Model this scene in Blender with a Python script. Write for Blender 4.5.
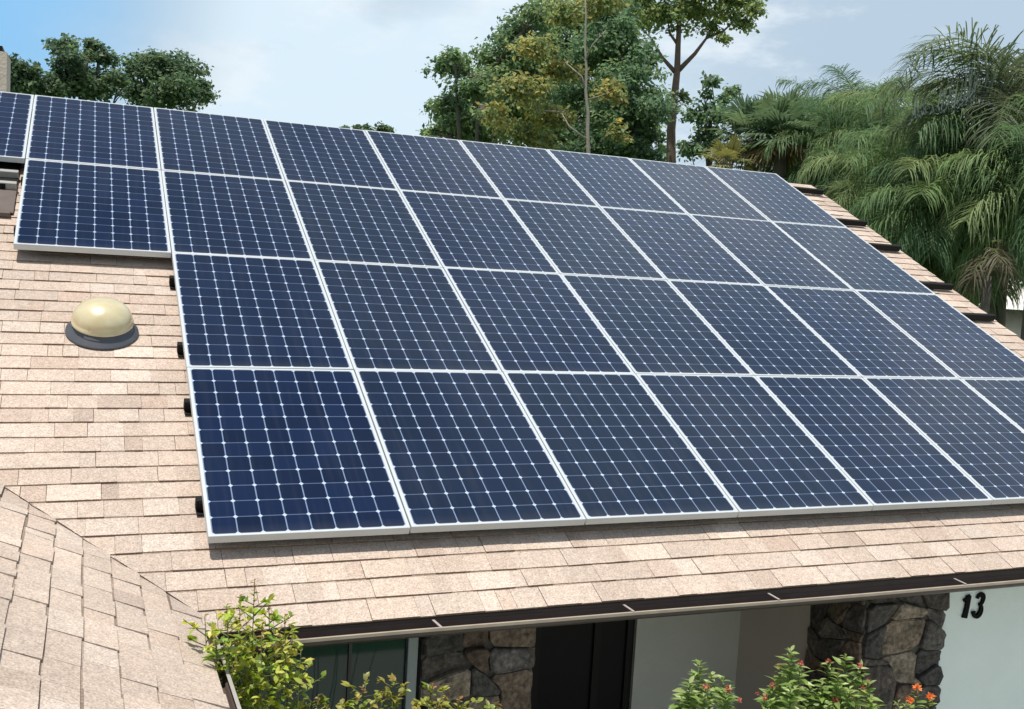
import bpy, bmesh, math, random
import numpy as np
from mathutils import Vector, Matrix, Euler, noise

R = math.radians
scene = bpy.context.scene
for o in list(bpy.data.objects):
    bpy.data.objects.remove(o)
COL = scene.collection

# ------------------------------------------------------------------ camera
CAM = Vector((-0.5978, -10.8629, 4.2986))
RIGHT = Vector((0.922584, -0.381352, 0.058392))
DOWN = Vector((0.019568, -0.104905, -0.99429))
FWD = Vector((0.3853, 0.918458, -0.089321))
FPX = 1029.655
cd = bpy.data.cameras.new('camera')
cam = bpy.data.objects.new('camera', cd)
COL.objects.link(cam)
m = Matrix((RIGHT, -DOWN, -FWD)).transposed().to_4x4()
m.translation = CAM
cam.matrix_world = m
cd.sensor_width = 36.0
cd.lens = 36.0 * FPX / 1024.0
cd.clip_start = 0.05
cd.clip_end = 3000
scene.camera = cam

# ------------------------------------------------------------------ light
SUN_DIR = Vector((-0.19, -0.13, 0.965)).normalized()      # towards the sun
sun_el = math.asin(SUN_DIR.z)
sun_az = math.atan2(SUN_DIR.x, SUN_DIR.y)
sl = bpy.data.lights.new('sun', 'SUN')
sl.energy = 5.0
sl.angle = R(0.55)
sl.color = (1.0, 0.955, 0.88)
so = bpy.data.objects.new('sun', sl)
COL.objects.link(so)
so.rotation_euler = SUN_DIR.to_track_quat('Z', 'Y').to_euler()
so.location = (0, 0, 40)

scene.view_settings.view_transform = 'Standard'
scene.view_settings.look = 'None'
scene.view_settings.exposure = -0.04
scene.view_settings.gamma = 1.0
scene.view_settings.use_curve_mapping = False

w = bpy.data.worlds.new('World')
scene.world = w
w.use_nodes = True
nt = w.node_tree
nt.nodes.clear()
N = nt.nodes.new
out = N('ShaderNodeOutputWorld')
bg = N('ShaderNodeBackground')
bg.inputs['Strength'].default_value = 0.08
sky = N('ShaderNodeTexSky')
sky.sky_type = 'NISHITA'
sky.sun_disc = False
sky.sun_elevation = sun_el
sky.sun_rotation = sun_az
sky.altitude = 10
sky.air_density = 1.0
sky.dust_density = 1.2
sky.ozone_density = 1.2
tc = N('ShaderNodeTexCoord')


def wmath(op, a, b=None, c=None, clamp=False):
    n = N('ShaderNodeMath')
    n.operation = op
    n.use_clamp = clamp
    for i, x in enumerate((a, b, c)):
        if x is None:
            continue
        if isinstance(x, (int, float)):
            n.inputs[i].default_value = x
        else:
            nt.links.new(x, n.inputs[i])
    return n.outputs[0]


def wmix(f, a, b):
    n = N('ShaderNodeMix')
    n.data_type = 'RGBA'
    if isinstance(f, (int, float)):
        n.inputs[0].default_value = f
    else:
        nt.links.new(f, n.inputs[0])
    for i, x in ((6, a), (7, b)):
        if isinstance(x, tuple):
            n.inputs[i].default_value = (*x, 1)
        else:
            nt.links.new(x, n.inputs[i])
    return n.outputs[2]


mp = N('ShaderNodeMapping')
mp.inputs['Scale'].default_value = (1.0, 1.0, 2.4)
mp.inputs['Location'].default_value = (0.35, 0.1, 0.2)
nt.links.new(tc.outputs['Generated'], mp.inputs['Vector'])
nz = N('ShaderNodeTexNoise')
nz.inputs['Scale'].default_value = 3.2
nz.inputs['Detail'].default_value = 7
nz.inputs['Roughness'].default_value = 0.55
nt.links.new(mp.outputs[0], nz.inputs['Vector'])
nz2 = N('ShaderNodeTexNoise')
nz2.inputs['Scale'].default_value = 7.0
nz2.inputs['Detail'].default_value = 6
nz2.inputs['Roughness'].default_value = 0.6
nt.links.new(mp.outputs[0], nz2.inputs['Vector'])
# clear patch of blue towards the north, thin cloud elsewhere
dotn = N('ShaderNodeVectorMath')
dotn.operation = 'DOT_PRODUCT'
nt.links.new(tc.outputs['Generated'], dotn.inputs[0])
bd = Vector((math.sin(R(-9)) * math.cos(R(13)), math.cos(R(-9)) * math.cos(R(13)), math.sin(R(13))))
dotn.inputs[1].default_value = bd
hole = N('ShaderNodeMapRange')
hole.interpolation_type = 'SMOOTHSTEP'
hole.inputs['From Min'].default_value = math.cos(R(17))
hole.inputs['From Max'].default_value = math.cos(R(4))
nt.links.new(dotn.outputs['Value'], hole.inputs['Value'])
sep = N('ShaderNodeSeparateXYZ')
nt.links.new(tc.outputs['Generated'], sep.inputs[0])
cl = N('ShaderNodeMapRange')
cl.interpolation_type = 'SMOOTHSTEP'
cl.inputs['From Min'].default_value = 0.30
cl.inputs['From Max'].default_value = 0.62
nt.links.new(nz.outputs['Fac'], cl.inputs['Value'])
high = N('ShaderNodeMapRange')          # clearer overhead
high.inputs['From Min'].default_value = 0.25
high.inputs['From Max'].default_value = 0.75
high.inputs['To Min'].default_value = 0.58
high.inputs['To Max'].default_value = -0.30
nt.links.new(sep.outputs['Z'], high.inputs['Value'])
east0 = N('ShaderNodeMapRange')
east0.interpolation_type = 'SMOOTHSTEP'
east0.inputs['From Min'].default_value = 0.12
east0.inputs['From Max'].default_value = 0.55
nt.links.new(sep.outputs['X'], east0.inputs['Value'])
cover = wmath('ADD', wmath('MULTIPLY', cl.outputs[0], 0.55), high.outputs[0], clamp=True)
cover = wmath('ADD', cover, wmath('MULTIPLY', east0.outputs[0], 0.75), clamp=True)
cover = wmath('MULTIPLY', cover, wmath('SUBTRACT', 1.0, wmath('MULTIPLY', hole.outputs[0], 0.85)), clamp=True)
east = N('ShaderNodeMapRange')
east.interpolation_type = 'SMOOTHSTEP'
east.inputs['From Min'].default_value = 0.34
east.inputs['From Max'].default_value = 0.62
nt.links.new(sep.outputs['X'], east.inputs['Value'])
puff = N('ShaderNodeMapRange')
puff.interpolation_type = 'SMOOTHSTEP'
puff.inputs['From Min'].default_value = 0.47
puff.inputs['From Max'].default_value = 0.66
nt.links.new(nz2.outputs['Fac'], puff.inputs['Value'])
ccol = wmix(east.outputs[0], (9.3, 11.2, 12.6), (6.4, 8.1, 9.8))
ccol = wmix(wmath('MULTIPLY', puff.outputs[0], 0.75), ccol, (11.0, 12.0, 12.8))
clear = wmix(wmath('MULTIPLY', hole.outputs[0], 0.85), sky.outputs[0], (2.7, 7.6, 13.0))
col = wmix(cover, clear, ccol)
nt.links.new(col, bg.inputs['Color'])
nt.links.new(bg.outputs[0], out.inputs['Surface'])


# ------------------------------------------------------------------ helpers
def at(px, py, dist):
    """World point seen at a photo pixel at a horizontal distance from the viewpoint."""
    d = FWD + RIGHT * ((px - 512) / FPX) + DOWN * ((py - 354.5) / FPX)
    return CAM + d * (dist / math.hypot(d.x, d.y))


def mesh_obj(name, verts, faces, mat, parent=None, smooth=False, cols=None, edges=()):
    me = bpy.data.meshes.new(name)
    me.from_pydata([tuple(v) for v in verts], list(edges), faces)
    if cols is not None:                       # one colour per face
        ca = me.color_attributes.new('tone', 'FLOAT_COLOR', 'CORNER')
        arr = np.empty((len(me.loops), 4), np.float32)
        k = 0
        lt = np.array([len(f) for f in faces])
        arr[:, :3] = np.repeat(np.array(cols, np.float32)[:, :3], lt, axis=0)
        arr[:, 3] = 1
        ca.data.foreach_set('color', arr.ravel())
    if smooth:
        me.polygons.foreach_set('use_smooth', [True] * len(me.polygons))
    me.update()
    o = bpy.data.objects.new(name, me)
    if mat:
        me.materials.append(mat)
    COL.objects.link(o)
    if parent:
        o.parent = parent
    return o


class MB:
    def __init__(self):
        self.v = []
        self.f = []
        self.c = []
        self.col = (1, 1, 1)

    def face(self, idx):
        self.f.append(tuple(idx))
        self.c.append(self.col)

    def box(self, x0, x1, y0, y1, z0, z1, fn=None):
        b = len(self.v)
        for z in (z0, z1):
            for (x, y) in ((x0, y0), (x1, y0), (x1, y1), (x0, y1)):
                p = Vector((x, y, z))
                self.v.append(fn(p) if fn else p)
        for q in ((0, 3, 2, 1), (4, 5, 6, 7), (0, 1, 5, 4), (1, 2, 6, 5), (2, 3, 7, 6), (3, 0, 4, 7)):
            self.face([b + i for i in q])
        return self

    def tube(self, pts, rads, seg=7, cap=True):
        b = len(self.v)
        pts = [Vector(p) for p in pts]
        n = len(pts)
        prev = None
        for i, p in enumerate(pts):
            t = (pts[min(i + 1, n - 1)] - pts[max(i - 1, 0)]).normalized()
            if prev is None:
                a = t.orthogonal().normalized()
            else:
                a = (prev - t * prev.dot(t)).normalized()
            prev = a
            c = t.cross(a)
            for k in range(seg):
                an = 2 * math.pi * k / seg
                self.v.append(p + (a * math.cos(an) + c * math.sin(an)) * rads[i])
        for i in range(n - 1):
            for k in range(seg):
                k2 = (k + 1) % seg
                self.face((b + i * seg + k, b + i * seg + k2, b + (i + 1) * seg + k2, b + (i + 1) * seg + k))
        if cap:
            self.face([b + (n - 1) * seg + k for k in range(seg)])
            self.face([b + k for k in reversed(range(seg))])
        return self

    def quad(self, a, b_, c, d):
        b = len(self.v)
        self.v += [Vector(a), Vector(b_), Vector(c), Vector(d)]
        self.face((b, b + 1, b + 2, b + 3))
        return self

    def poly(self, pts):
        b = len(self.v)
        self.v += [Vector(p) for p in pts]
        self.face(range(b, b + len(pts)))
        return self

    def build(self, name, mat, parent=None, smooth=False, cols=False):
        return mesh_obj(name, self.v, self.f, mat, parent, smooth, self.c if cols else None)


def tag(o, label=None, cat=None, group=None, kind=None):
    if label:
        o['label'] = label
    if cat:
        o['category'] = cat
    if group:
        o['group'] = group
    if kind:
        o['kind'] = kind
    return o


def empty(name, loc=(0, 0, 0), rot=(0, 0, 0)):
    o = bpy.data.objects.new(name, None)
    o.empty_display_size = 0.2
    o.location = loc
    o.rotation_euler = rot
    COL.objects.link(o)
    return o


def bevel(o, wdt, seg=2):
    md = o.modifiers.new('bevel', 'BEVEL')
    md.width = wdt
    md.segments = seg
    md.limit_method = 'ANGLE'
    return o


# ------------------------------------------------------------------ materials
def new_mat(name):
    mt = bpy.data.materials.new(name)
    mt.use_nodes = True
    return mt, mt.node_tree, mt.node_tree.nodes['Principled BSDF']


def link(t, a, b):
    t.links.new(a, b)


def simple(name, col, rough=0.6, metal=0.0, var=0.12, scale=12.0, bump=0.0, bscale=80.0, spec=0.5, dirt=None):
    mt, t, p = new_mat(name)
    tcn = t.nodes.new('ShaderNodeTexCoord')
    n = t.nodes.new('ShaderNodeTexNoise')
    n.inputs['Scale'].default_value = scale
    n.inputs['Detail'].default_value = 6
    link(t, tcn.outputs['Object'], n.inputs['Vector'])
    mx = t.nodes.new('ShaderNodeMix')
    mx.data_type = 'RGBA'
    mx.inputs[6].default_value = (*[c * (1 - var) for c in col], 1)
    mx.inputs[7].default_value = (*[min(1, c * (1 + var)) for c in (dirt or col)], 1)
    link(t, n.outputs['Fac'], mx.inputs[0])
    link(t, mx.outputs[2], p.inputs['Base Color'])
    p.inputs['Roughness'].default_value = rough
    p.inputs['Metallic'].default_value = metal
    p.inputs['Specular IOR Level'].default_value = spec
    if bump:
        n2 = t.nodes.new('ShaderNodeTexNoise')
        n2.inputs['Scale'].default_value = bscale
        n2.inputs['Detail'].default_value = 4
        link(t, tcn.outputs['Object'], n2.inputs['Vector'])
        b = t.nodes.new('ShaderNodeBump')
        b.inputs['Strength'].default_value = bump
        b.inputs['Distance'].default_value = 0.01
        link(t, n2.outputs['Fac'], b.inputs['Height'])
        link(t, b.outputs[0], p.inputs['Normal'])
    return mt


def tone_mat(name, rough=0.8, blot=0.0, grain=0.25, gscale=260.0, stain=0.15, sscale=1.3, bump=0.3, spec=0.25, tint=(1, 1, 1)):
    """Colour from the 'tone' attribute (each piece's own colour) with grain and stains."""
    mt, t, p = new_mat(name)
    at_ = t.nodes.new('ShaderNodeVertexColor')
    at_.layer_name = 'tone'
    tcn = t.nodes.new('ShaderNodeTexCoord')
    g = t.nodes.new('ShaderNodeTexNoise')
    g.inputs['Scale'].default_value = gscale
    g.inputs['Detail'].default_value = 3
    g.inputs['Roughness'].default_value = 0.7
    link(t, tcn.outputs['Object'], g.inputs['Vector'])
    s = t.nodes.new('ShaderNodeTexNoise')
    s.inputs['Scale'].default_value = sscale
    s.inputs['Detail'].default_value = 5
    link(t, tcn.outputs['Object'], s.inputs['Vector'])

    def rng(o, lo, hi):
        r = t.nodes.new('ShaderNodeMapRange')
        r.inputs['From Min'].default_value = 0.3
        r.inputs['From Max'].default_value = 0.7
        r.inputs['To Min'].default_value = lo
        r.inputs['To Max'].default_value = hi
        link(t, o, r.inputs['Value'])
        return r.outputs[0]
    mu = t.nodes.new('ShaderNodeMath')
    mu.operation = 'MULTIPLY'
    link(t, rng(g.outputs['Fac'], 1 - grain, 1 + grain), mu.inputs[0])
    link(t, rng(s.outputs['Fac'], 1 - stain, 1 + stain), mu.inputs[1])
    if blot:
        g2 = t.nodes.new('ShaderNodeTexNoise')
        g2.inputs['Scale'].default_value = 30
        g2.inputs['Detail'].default_value = 4
        link(t, tcn.outputs['Object'], g2.inputs['Vector'])
        mu2 = t.nodes.new('ShaderNodeMath')
        mu2.operation = 'MULTIPLY'
        link(t, mu.outputs[0], mu2.inputs[0])
        link(t, rng(g2.outputs['Fac'], 1 - blot, 1 + blot), mu2.inputs[1])
        mu = mu2
    sc = t.nodes.new('ShaderNodeVectorMath')
    sc.operation = 'SCALE'
    link(t, at_.outputs['Color'], sc.inputs[0])
    link(t, mu.outputs[0], sc.inputs['Scale'])
    link(t, sc.outputs[0], p.inputs['Base Color'])
    p.inputs['Roughness'].default_value = rough
    p.inputs['Specular IOR Level'].default_value = spec
    if bump:
        b = t.nodes.new('ShaderNodeBump')
        b.inputs['Strength'].default_value = bump
        b.inputs['Distance'].default_value = 0.004
        link(t, g.outputs['Fac'], b.inputs['Height'])
        link(t, b.outputs[0], p.inputs['Normal'])
    return mt


def leaf_mat(name, trans=0.35, rough=0.5, spec=0.35):
    mt, t, p = new_mat(name)
    at_ = t.nodes.new('ShaderNodeVertexColor')
    at_.layer_name = 'tone'
    link(t, at_.outputs['Color'], p.inputs['Base Color'])
    p.inputs['Roughness'].default_value = rough
    p.inputs['Specular IOR Level'].default_value = spec
    tr = t.nodes.new('ShaderNodeBsdfTranslucent')
    hs = t.nodes.new('ShaderNodeHueSaturation')
    hs.inputs['Value'].default_value = 1.5
    hs.inputs['Saturation'].default_value = 1.15
    hs.inputs['Hue'].default_value = 0.49
    link(t, at_.outputs['Color'], hs.inputs['Color'])
    link(t, hs.outputs[0], tr.inputs['Color'])
    mx = t.nodes.new('ShaderNodeMixShader')
    mx.inputs[0].default_value = trans
    link(t, p.outputs[0], mx.inputs[1])
    link(t, tr.outputs[0], mx.inputs[2])
    link(t, mx.outputs[0], t.nodes['Material Output'].inputs['Surface'])
    return mt


# solar cells: panel-local coordinates in metres
PW, PH, PT = 1.0525, 1.567, 0.046
RIMX, RIMY = 0.0200, 0.0165


def cell_mat():
    mt, t, p = new_mat('solar_cells')
    tcn = t.nodes.new('ShaderNodeTexCoord')
    sp = t.nodes.new('ShaderNodeSeparateXYZ')
    link(t, tcn.outputs['Object'], sp.inputs[0])

    def M(op, a, b=None, clamp=False):
        n = t.nodes.new('ShaderNodeMath')
        n.operation = op
        n.use_clamp = clamp
        for i, x in enumerate((a, b)):
            if x is None:
                continue
            if isinstance(x, (int, float)):
                n.inputs[i].default_value = x
            else:
                link(t, x, n.inputs[i])
        return n.outputs[0]

    def mix(f, a, b):
        n = t.nodes.new('ShaderNodeMix')
        n.data_type = 'RGBA'
        if isinstance(f, (int, float)):
            n.inputs[0].default_value = f
        else:
            link(t, f, n.inputs[0])
        for i, x in ((6, a), (7, b)):
            if isinstance(x, tuple):
                n.inputs[i].default_value = (*x, 1)
            else:
                link(t, x, n.inputs[i])
        return n.outputs[2]
    cx = (PW - 2 * RIMX - 0.002) / 8
    cy = (PH - 2 * RIMY - 0.004) / 12
    ux = M('DIVIDE', M('SUBTRACT', sp.outputs['X'], RIMX + 0.001), cx)
    uy = M('DIVIDE', M('SUBTRACT', sp.outputs['Y'], RIMY + 0.002), cy)
    ax = M('MULTIPLY', M('ABSOLUTE', M('SUBTRACT', ux, M('ROUND', ux))), cx)   # metres from the nearest joint
    ay = M('MULTIPLY', M('ABSOLUTE', M('SUBTRACT', uy, M('ROUND', uy))), cy)
    vline = M('LESS_THAN', ax, 0.0033)
    hline = M('LESS_THAN', ay, 0.0032)
    diam = M('LESS_THAN', M('ADD', ax, ay), 0.0135)
    # per-cell tint
    fl = t.nodes.new('ShaderNodeCombineXYZ')
    link(t, M('FLOOR', ux), fl.inputs[0])
    link(t, M('FLOOR', uy), fl.inputs[1])
    oi = t.nodes.new('ShaderNodeObjectInfo')
    link(t, M('MULTIPLY', oi.outputs['Random'], 97.0), fl.inputs[2])
    wn = t.nodes.new('ShaderNodeTexWhiteNoise')
    wn.noise_dimensions = '3D'
    link(t, fl.outputs[0], wn.inputs['Vector'])
    c1 = mix(wn.outputs['Value'], (0.0016, 0.0074, 0.028), (0.0032, 0.0122, 0.045))
    c2 = mix(oi.outputs['Random'], c1, mix(0.75, c1, (0.0065, 0.0150, 0.033)))
    # dust film: thin, cloudy, a little thicker at the lower edge where rain leaves it
    nzz = t.nodes.new('ShaderNodeTexNoise')
    nzz.inputs['Scale'].default_value = 2.2
    nzz.inputs['Detail'].default_value = 6
    link(t, tcn.outputs['Object'], nzz.inputs['Vector'])
    smp = t.nodes.new('ShaderNodeMapping')
    smp.inputs['Scale'].default_value = (26.0, 1.1, 1.0)
    link(t, tcn.outputs['Object'], smp.inputs['Vector'])
    snz = t.nodes.new('ShaderNodeTexNoise')
    snz.noise_dimensions = '4D'
    snz.inputs['Scale'].default_value = 1.0
    snz.inputs['Detail'].default_value = 4
    link(t, smp.outputs[0], snz.inputs['Vector'])
    link(t, M('MULTIPLY', oi.outputs['Random'], 31.0), snz.inputs['W'])
    streak = M('MULTIPLY', M('MULTIPLY', M('SUBTRACT', snz.outputs['Fac'], 0.5), 3.0, True), 0.018)
    edge = M('MULTIPLY', M('SUBTRACT', 1.0, M('DIVIDE', sp.outputs['Y'], 0.09), True), 0.03)
    dust = M('ADD', M('ADD', M('MULTIPLY', nzz.outputs['Fac'], 0.008), streak), edge)
    c3 = mix(hline, c2, (0.075, 0.105, 0.18))
    c3 = mix(vline, c3, (0.16, 0.215, 0.33))
    c3 = mix(diam, c3, (0.42, 0.50, 0.60))
    c3 = mix(dust, c3, (0.55, 0.52, 0.48))
    link(t, c3, p.inputs['Base Color'])
    p.inputs['Roughness'].default_value = 0.5
    p.inputs['Specular IOR Level'].default_value = 0.0
    p.inputs['Coat Weight'].default_value = 1.0
    p.inputs['Coat Roughness'].default_value = 0.09
    p.inputs['Coat IOR'].default_value = 1.38
    return mt


M_CELL = cell_mat()
M_FRAME = simple('anodised_frame', (0.52, 0.55, 0.565), 0.42, 0.1, 0.08, 6)
M_RAILB = simple('black_rail', (0.006, 0.006, 0.006), 0.6, 0.0, 0.2, 20, 0, 80, 0.2)
M_RAILS = simple('silver_rail', (0.40, 0.39, 0.36), 0.4, 0.3, 0.15, 20)
M_SHING = tone_mat('roof_shingle', 0.92, 0.10, 0.36, 105, 0.10, 1.1, 0.4, 0.15)
M_STONE = tone_mat('field_stone', 0.85, 0.15, 0.5, 30, 0.40, 7.0, 1.0, 0.3)
M_DECK = simple('felt', (0.05, 0.045, 0.04), 0.9)
M_GUTT = simple('brown_gutter', (0.085, 0.062, 0.052), 0.55, 0, 0.3, 9)
M_LIP = simple('sunlit_gutter_lip', (0.40, 0.33, 0.26), 0.45, 0.1, 0.3, 9)  # sun glare on the brown lip, put into a lighter colour
M_HANG = simple('gutter_hanger', (0.42, 0.37, 0.33), 0.4, 0.2, 0.15, 20)
M_WALLP = simple('pale_stucco', (0.80, 0.86, 0.84), 0.85, 0, 0.06, 3, 0.35, 90)
M_WALLG = simple('grey_stucco', (0.54, 0.52, 0.46), 0.85, 0, 0.08, 3, 0.35, 90)
M_WALLB = simple('beige_stucco', (0.60, 0.52, 0.46), 0.85, 0, 0.08, 3, 0.35, 90)
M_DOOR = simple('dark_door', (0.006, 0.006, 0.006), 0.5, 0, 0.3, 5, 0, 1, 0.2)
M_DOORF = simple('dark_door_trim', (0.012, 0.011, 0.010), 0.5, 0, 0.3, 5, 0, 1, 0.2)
M_WINF = simple('window_frame_metal', (0.24, 0.27, 0.28), 0.45, 0.2, 0.1, 10)
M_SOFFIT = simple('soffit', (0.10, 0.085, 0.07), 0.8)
M_MORTAR = simple('mortar', (0.10, 0.09, 0.08), 0.95, 0, 0.3, 15, 0.6, 60)
M_NUM = simple('black_numeral', (0.005, 0.005, 0.005), 0.8, 0, 0.1, 12, 0, 80, 0.15)
M_FLASH = simple('dark_flashing', (0.085, 0.09, 0.105), 0.5, 0.2, 0.2, 20)
M_BARK = simple('bark', (0.12, 0.10, 0.085), 0.95, 0, 0.35, 8, 0.8, 25)
M_BARKR = simple('pine_bark', (0.17, 0.115, 0.09), 0.95, 0, 0.4, 6, 0.8, 20)
M_BARKP = simple('pale_bark', (0.30, 0.27, 0.22), 0.9, 0, 0.3, 6, 0.6, 25)
M_STEM = simple('green_stem', (0.10, 0.12, 0.04), 0.7, 0, 0.3, 20)
M_LEAF = leaf_mat('tree_leaf', 0.48, 0.55, 0.3)
M_PALM = leaf_mat('palm_leaf', 0.38, 0.6, 0.22)
M_GLOSS = leaf_mat('shrub_leaf', 0.35, 0.4, 0.5)
M_PETAL = leaf_mat('petal', 0.3, 0.6, 0.2)
M_WHITEW = simple('white_wall', (0.78, 0.76, 0.70), 0.85, 0, 0.06, 3, 0.2, 60)
M_NROOF = simple('pale_roof', (0.74, 0.71, 0.66), 0.85, 0, 0.12, 3)
M_BRICK = simple('chimney_brick', (0.68, 0.58, 0.46), 0.9, 0, 0.15, 9, 0.5, 40)


def grass_mat():
    return simple('lawn', (0.075, 0.115, 0.035), 0.95, 0, 0.4, 1.5, 0.8, 40, 0.2)


# ------------------------------------------------------------------ roof geometry
TH = R(26.0)
CT, ST = math.cos(TH), math.sin(TH)
VD = Vector((0, -CT, -ST))
ND = Vector((0, -ST, CT))
TOPH = 0.13                         # panel glass above the roof plane
PU, PV = 1.059, 1.572               # panel spacing
EV = 6.805                          # eave, metres down the slope


def roofpt(u, v, h=0.0):
    return Vector((u, 0, 5.6)) + VD * v + ND * (h - TOPH)


EAVE = roofpt(0, EV)                # y -6.06, z 2.50
EX = -0.055                         # the wing's eave line
RIDGE = roofpt(0, -0.06)

# ground, far enough to meet the horizon
rng = random.Random(3)
gm = MB()
gm.poly([(-900, -900, 0), (900, -900, 0), (900, 900, 0), (-900, 900, 0)])
tag(gm.build('lawn', grass_mat()), kind='structure')
pm = MB()  # pale paving added out of view to bounce sun onto the shaded walls
pm.poly([(-0.2, -10.5, 0.004), (14, -10.5, 0.004), (14, -6.7, 0.004), (-0.2, -6.7, 0.004)])
tag(pm.build('path', simple('bounce_concrete', (0.50, 0.48, 0.44), 0.9, 0, 0.12, 4, 0.4, 60)), kind='structure')

# ------------------------------------------------------------------ the house
house = empty('house', (3.5, -3, 0))
tag(house, 'low house with tan shingle roof, fieldstone porch pillars and the solar array on its slope', 'house')
HINV = Matrix.Translation((-3.5, 3, 0))


def hpart(mb, name, mat, parent=None, smooth=False, cols=False):
    """Build in world coordinates under the house."""
    o = mb.build(name, mat, parent or house, smooth, cols)
    o.matrix_parent_inverse = HINV
    return o


def sub(mb, name, mat, parent, smooth=False, cols=False):
    o = mb.build(name, mat, parent, smooth, cols)
    return o


def shingles(org, ax, up, nrm, x0, x1, s1, seed, start_fn=None, expo=0.1405, tk=1.0, band=0.005):
    """Courses of laminated shingle tabs from the eave upward (s along the slope)."""
    rg = random.Random(seed)
    mb = MB()
    nc = int(s1 / expo) + 1
    for i in range(nc):
        s = i * expo
        x = x0 - rg.random() * 0.3
        ph = rg.random() * 10
        thick = rg.random() < 0.5
        while x < x1:
            wd = rg.choice((0.09, 0.13, 0.16, 0.2, 0.24, 0.28)) * rg.uniform(0.85, 1.15)
            xe = min(x + wd, x1 + rg.uniform(-0.006, 0.006))
            xs = max(x, x0)
            if rg.random() < 0.65:
                xe -= rg.uniform(0.001, 0.0032)
            if xe - xs < 0.02:
                x += wd
                continue
            if start_fn and not start_fn((xs + xe) / 2, s):
                x += wd
                continue
            thick = (not thick) if rg.random() < 0.72 else thick
            hb = ((0.0095 if thick else 0.0050) + rg.uniform(-0.0008, 0.001)) * tk
            st = min(s + expo + 0.06, s1 + 0.01)
            g = rg.gauss(0, 0.044)
            wm = rg.gauss(0, 0.012)
            base = (0.480, 0.388, 0.322)
            if rg.random() < 0.10:
                base = (0.440, 0.345, 0.283)
            elif rg.random() < 0.14:
                base = (0.52, 0.43, 0.362)
            c = (base[0] * (1 + g), base[1] * (1 + g - wm * 0.5), base[2] * (1 + g - wm))
            y0 = lambda xx: s + 0.0035 * noise.noise((xx * 1.4 + ph, i * 0.37, seed)) * 2 + (0.0 if thick else 0.004)
            b = len(mb.v)

            def P(xx, ss, hh):
                return org + ax * xx + up * ss + nrm * hh
            ya, yb = y0(xs), y0(xe)
            if i == 0:
                ya = yb = -0.012
            for (xx, ss, hh) in ((xs, ya, hb), (xe, yb, hb), (xe, st, -0.003), (xs, st, -0.003),
                                 (xs, ya, -0.004), (xe, yb, -0.004), (xe, st, -0.012), (xs, st, -0.012)):
                mb.v.append(P(xx, ss, hh))
            # dark granule strip, also painting in the course shadow under the next edge
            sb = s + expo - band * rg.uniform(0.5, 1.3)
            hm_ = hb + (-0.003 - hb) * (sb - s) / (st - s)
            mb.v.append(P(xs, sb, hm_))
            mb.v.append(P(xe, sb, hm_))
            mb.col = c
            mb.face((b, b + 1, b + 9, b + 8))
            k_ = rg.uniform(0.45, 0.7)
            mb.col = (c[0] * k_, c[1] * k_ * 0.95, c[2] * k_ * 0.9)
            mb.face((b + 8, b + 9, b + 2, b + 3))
            e_ = 1.35 if thick else 2.1
            mb.col = (0.19 * e_ * (1 + g), 0.135 * e_ * (1 + g), 0.10 * e_ * (1 + g))
            mb.face((b + 4, b + 5, b + 1, b))
            mb.col = tuple(k * 0.75 for k in c)
            mb.face((b + 7, b + 4, b, b + 3))
            mb.face((b + 5, b + 6, b + 2, b + 1))
            x = x + wd
    return mb


# main slope; left of the valley it only runs a little way under the wing
RX1 = 8.06
EXW, WZ = -0.075, EAVE.z + 0.055           # the wing's eave edge sits a little higher
VX0 = EXW + 0.055 / math.tan(TH)
VX = lambda s: VX0 - s * CT           # the valley's x at slope height s


def main_keep(x, s):
    return x > VX(s) - 0.55


UP = -VD
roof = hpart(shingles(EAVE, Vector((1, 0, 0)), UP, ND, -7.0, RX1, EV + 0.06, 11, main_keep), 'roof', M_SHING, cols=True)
# the wing's slope facing right, its courses running towards the viewer
WU = Vector((-CT, 0, ST))
WN = Vector((ST, 0, CT))
WORG = Vector((EXW, EAVE.y + 4.9, WZ))
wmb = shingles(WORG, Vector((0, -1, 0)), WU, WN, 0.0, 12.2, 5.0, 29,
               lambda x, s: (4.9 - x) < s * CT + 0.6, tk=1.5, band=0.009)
# cut the wing's shingles along the valley (a straight closed cut)
bmw = bmesh.new()
wo = hpart(wmb, 'wing_roof', M_SHING, cols=True)
bmw.from_mesh(wo.data)
bmesh.ops.bisect_plane(bmw, geom=bmw.verts[:] + bmw.edges[:] + bmw.faces[:], dist=1e-5,
                       plane_co=(VX0, EAVE.y, 0), plane_no=Vector((1, 1, 0)).normalized(), clear_outer=True)
bmw.to_mesh(wo.data)
bmw.free()
# dark cut edge along the valley
vc = MB()
for k in range(23):
    s0, s1 = 0.128 + k * 0.2, 0.128 + (k + 1) * 0.2
    pa = Vector((VX0 - s0 * CT, EAVE.y + s0 * CT, EAVE.z + s0 * ST))
    pb = Vector((VX0 - s1 * CT, EAVE.y + s1 * CT, EAVE.z + s1 * ST))
    off = Vector((0.006, 0.006, 0.004 + 0.002 * (k % 3)))
    vc.quad(pa + Vector((0, 0, 0.014)), pa + off, pb + off, pb + Vector((0, 0, 0.014)))
hpart(vc, 'valley_edge', simple('cut_shingle_edge', (0.17, 0.12, 0.09), 0.95), None)

# decks (solid board under the shingles), back slope, ridge cap
dk = MB()


def slab(mb, a, b, c, d, t):
    n = (Vector(b) - Vector(a)).cross(Vector(d) - Vector(a)).normalized() * -t
    k = len(mb.v)
    for p in (a, b, c, d):
        mb.v.append(Vector(p))
    for p in (a, b, c, d):
        mb.v.append(Vector(p) + n)
    for q in ((0, 1, 2, 3), (7, 6, 5, 4), (0, 4, 5, 1), (1, 5, 6, 2), (2, 6, 7, 3), (3, 7, 4, 0)):
        mb.face([k + i for i in q])


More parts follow.
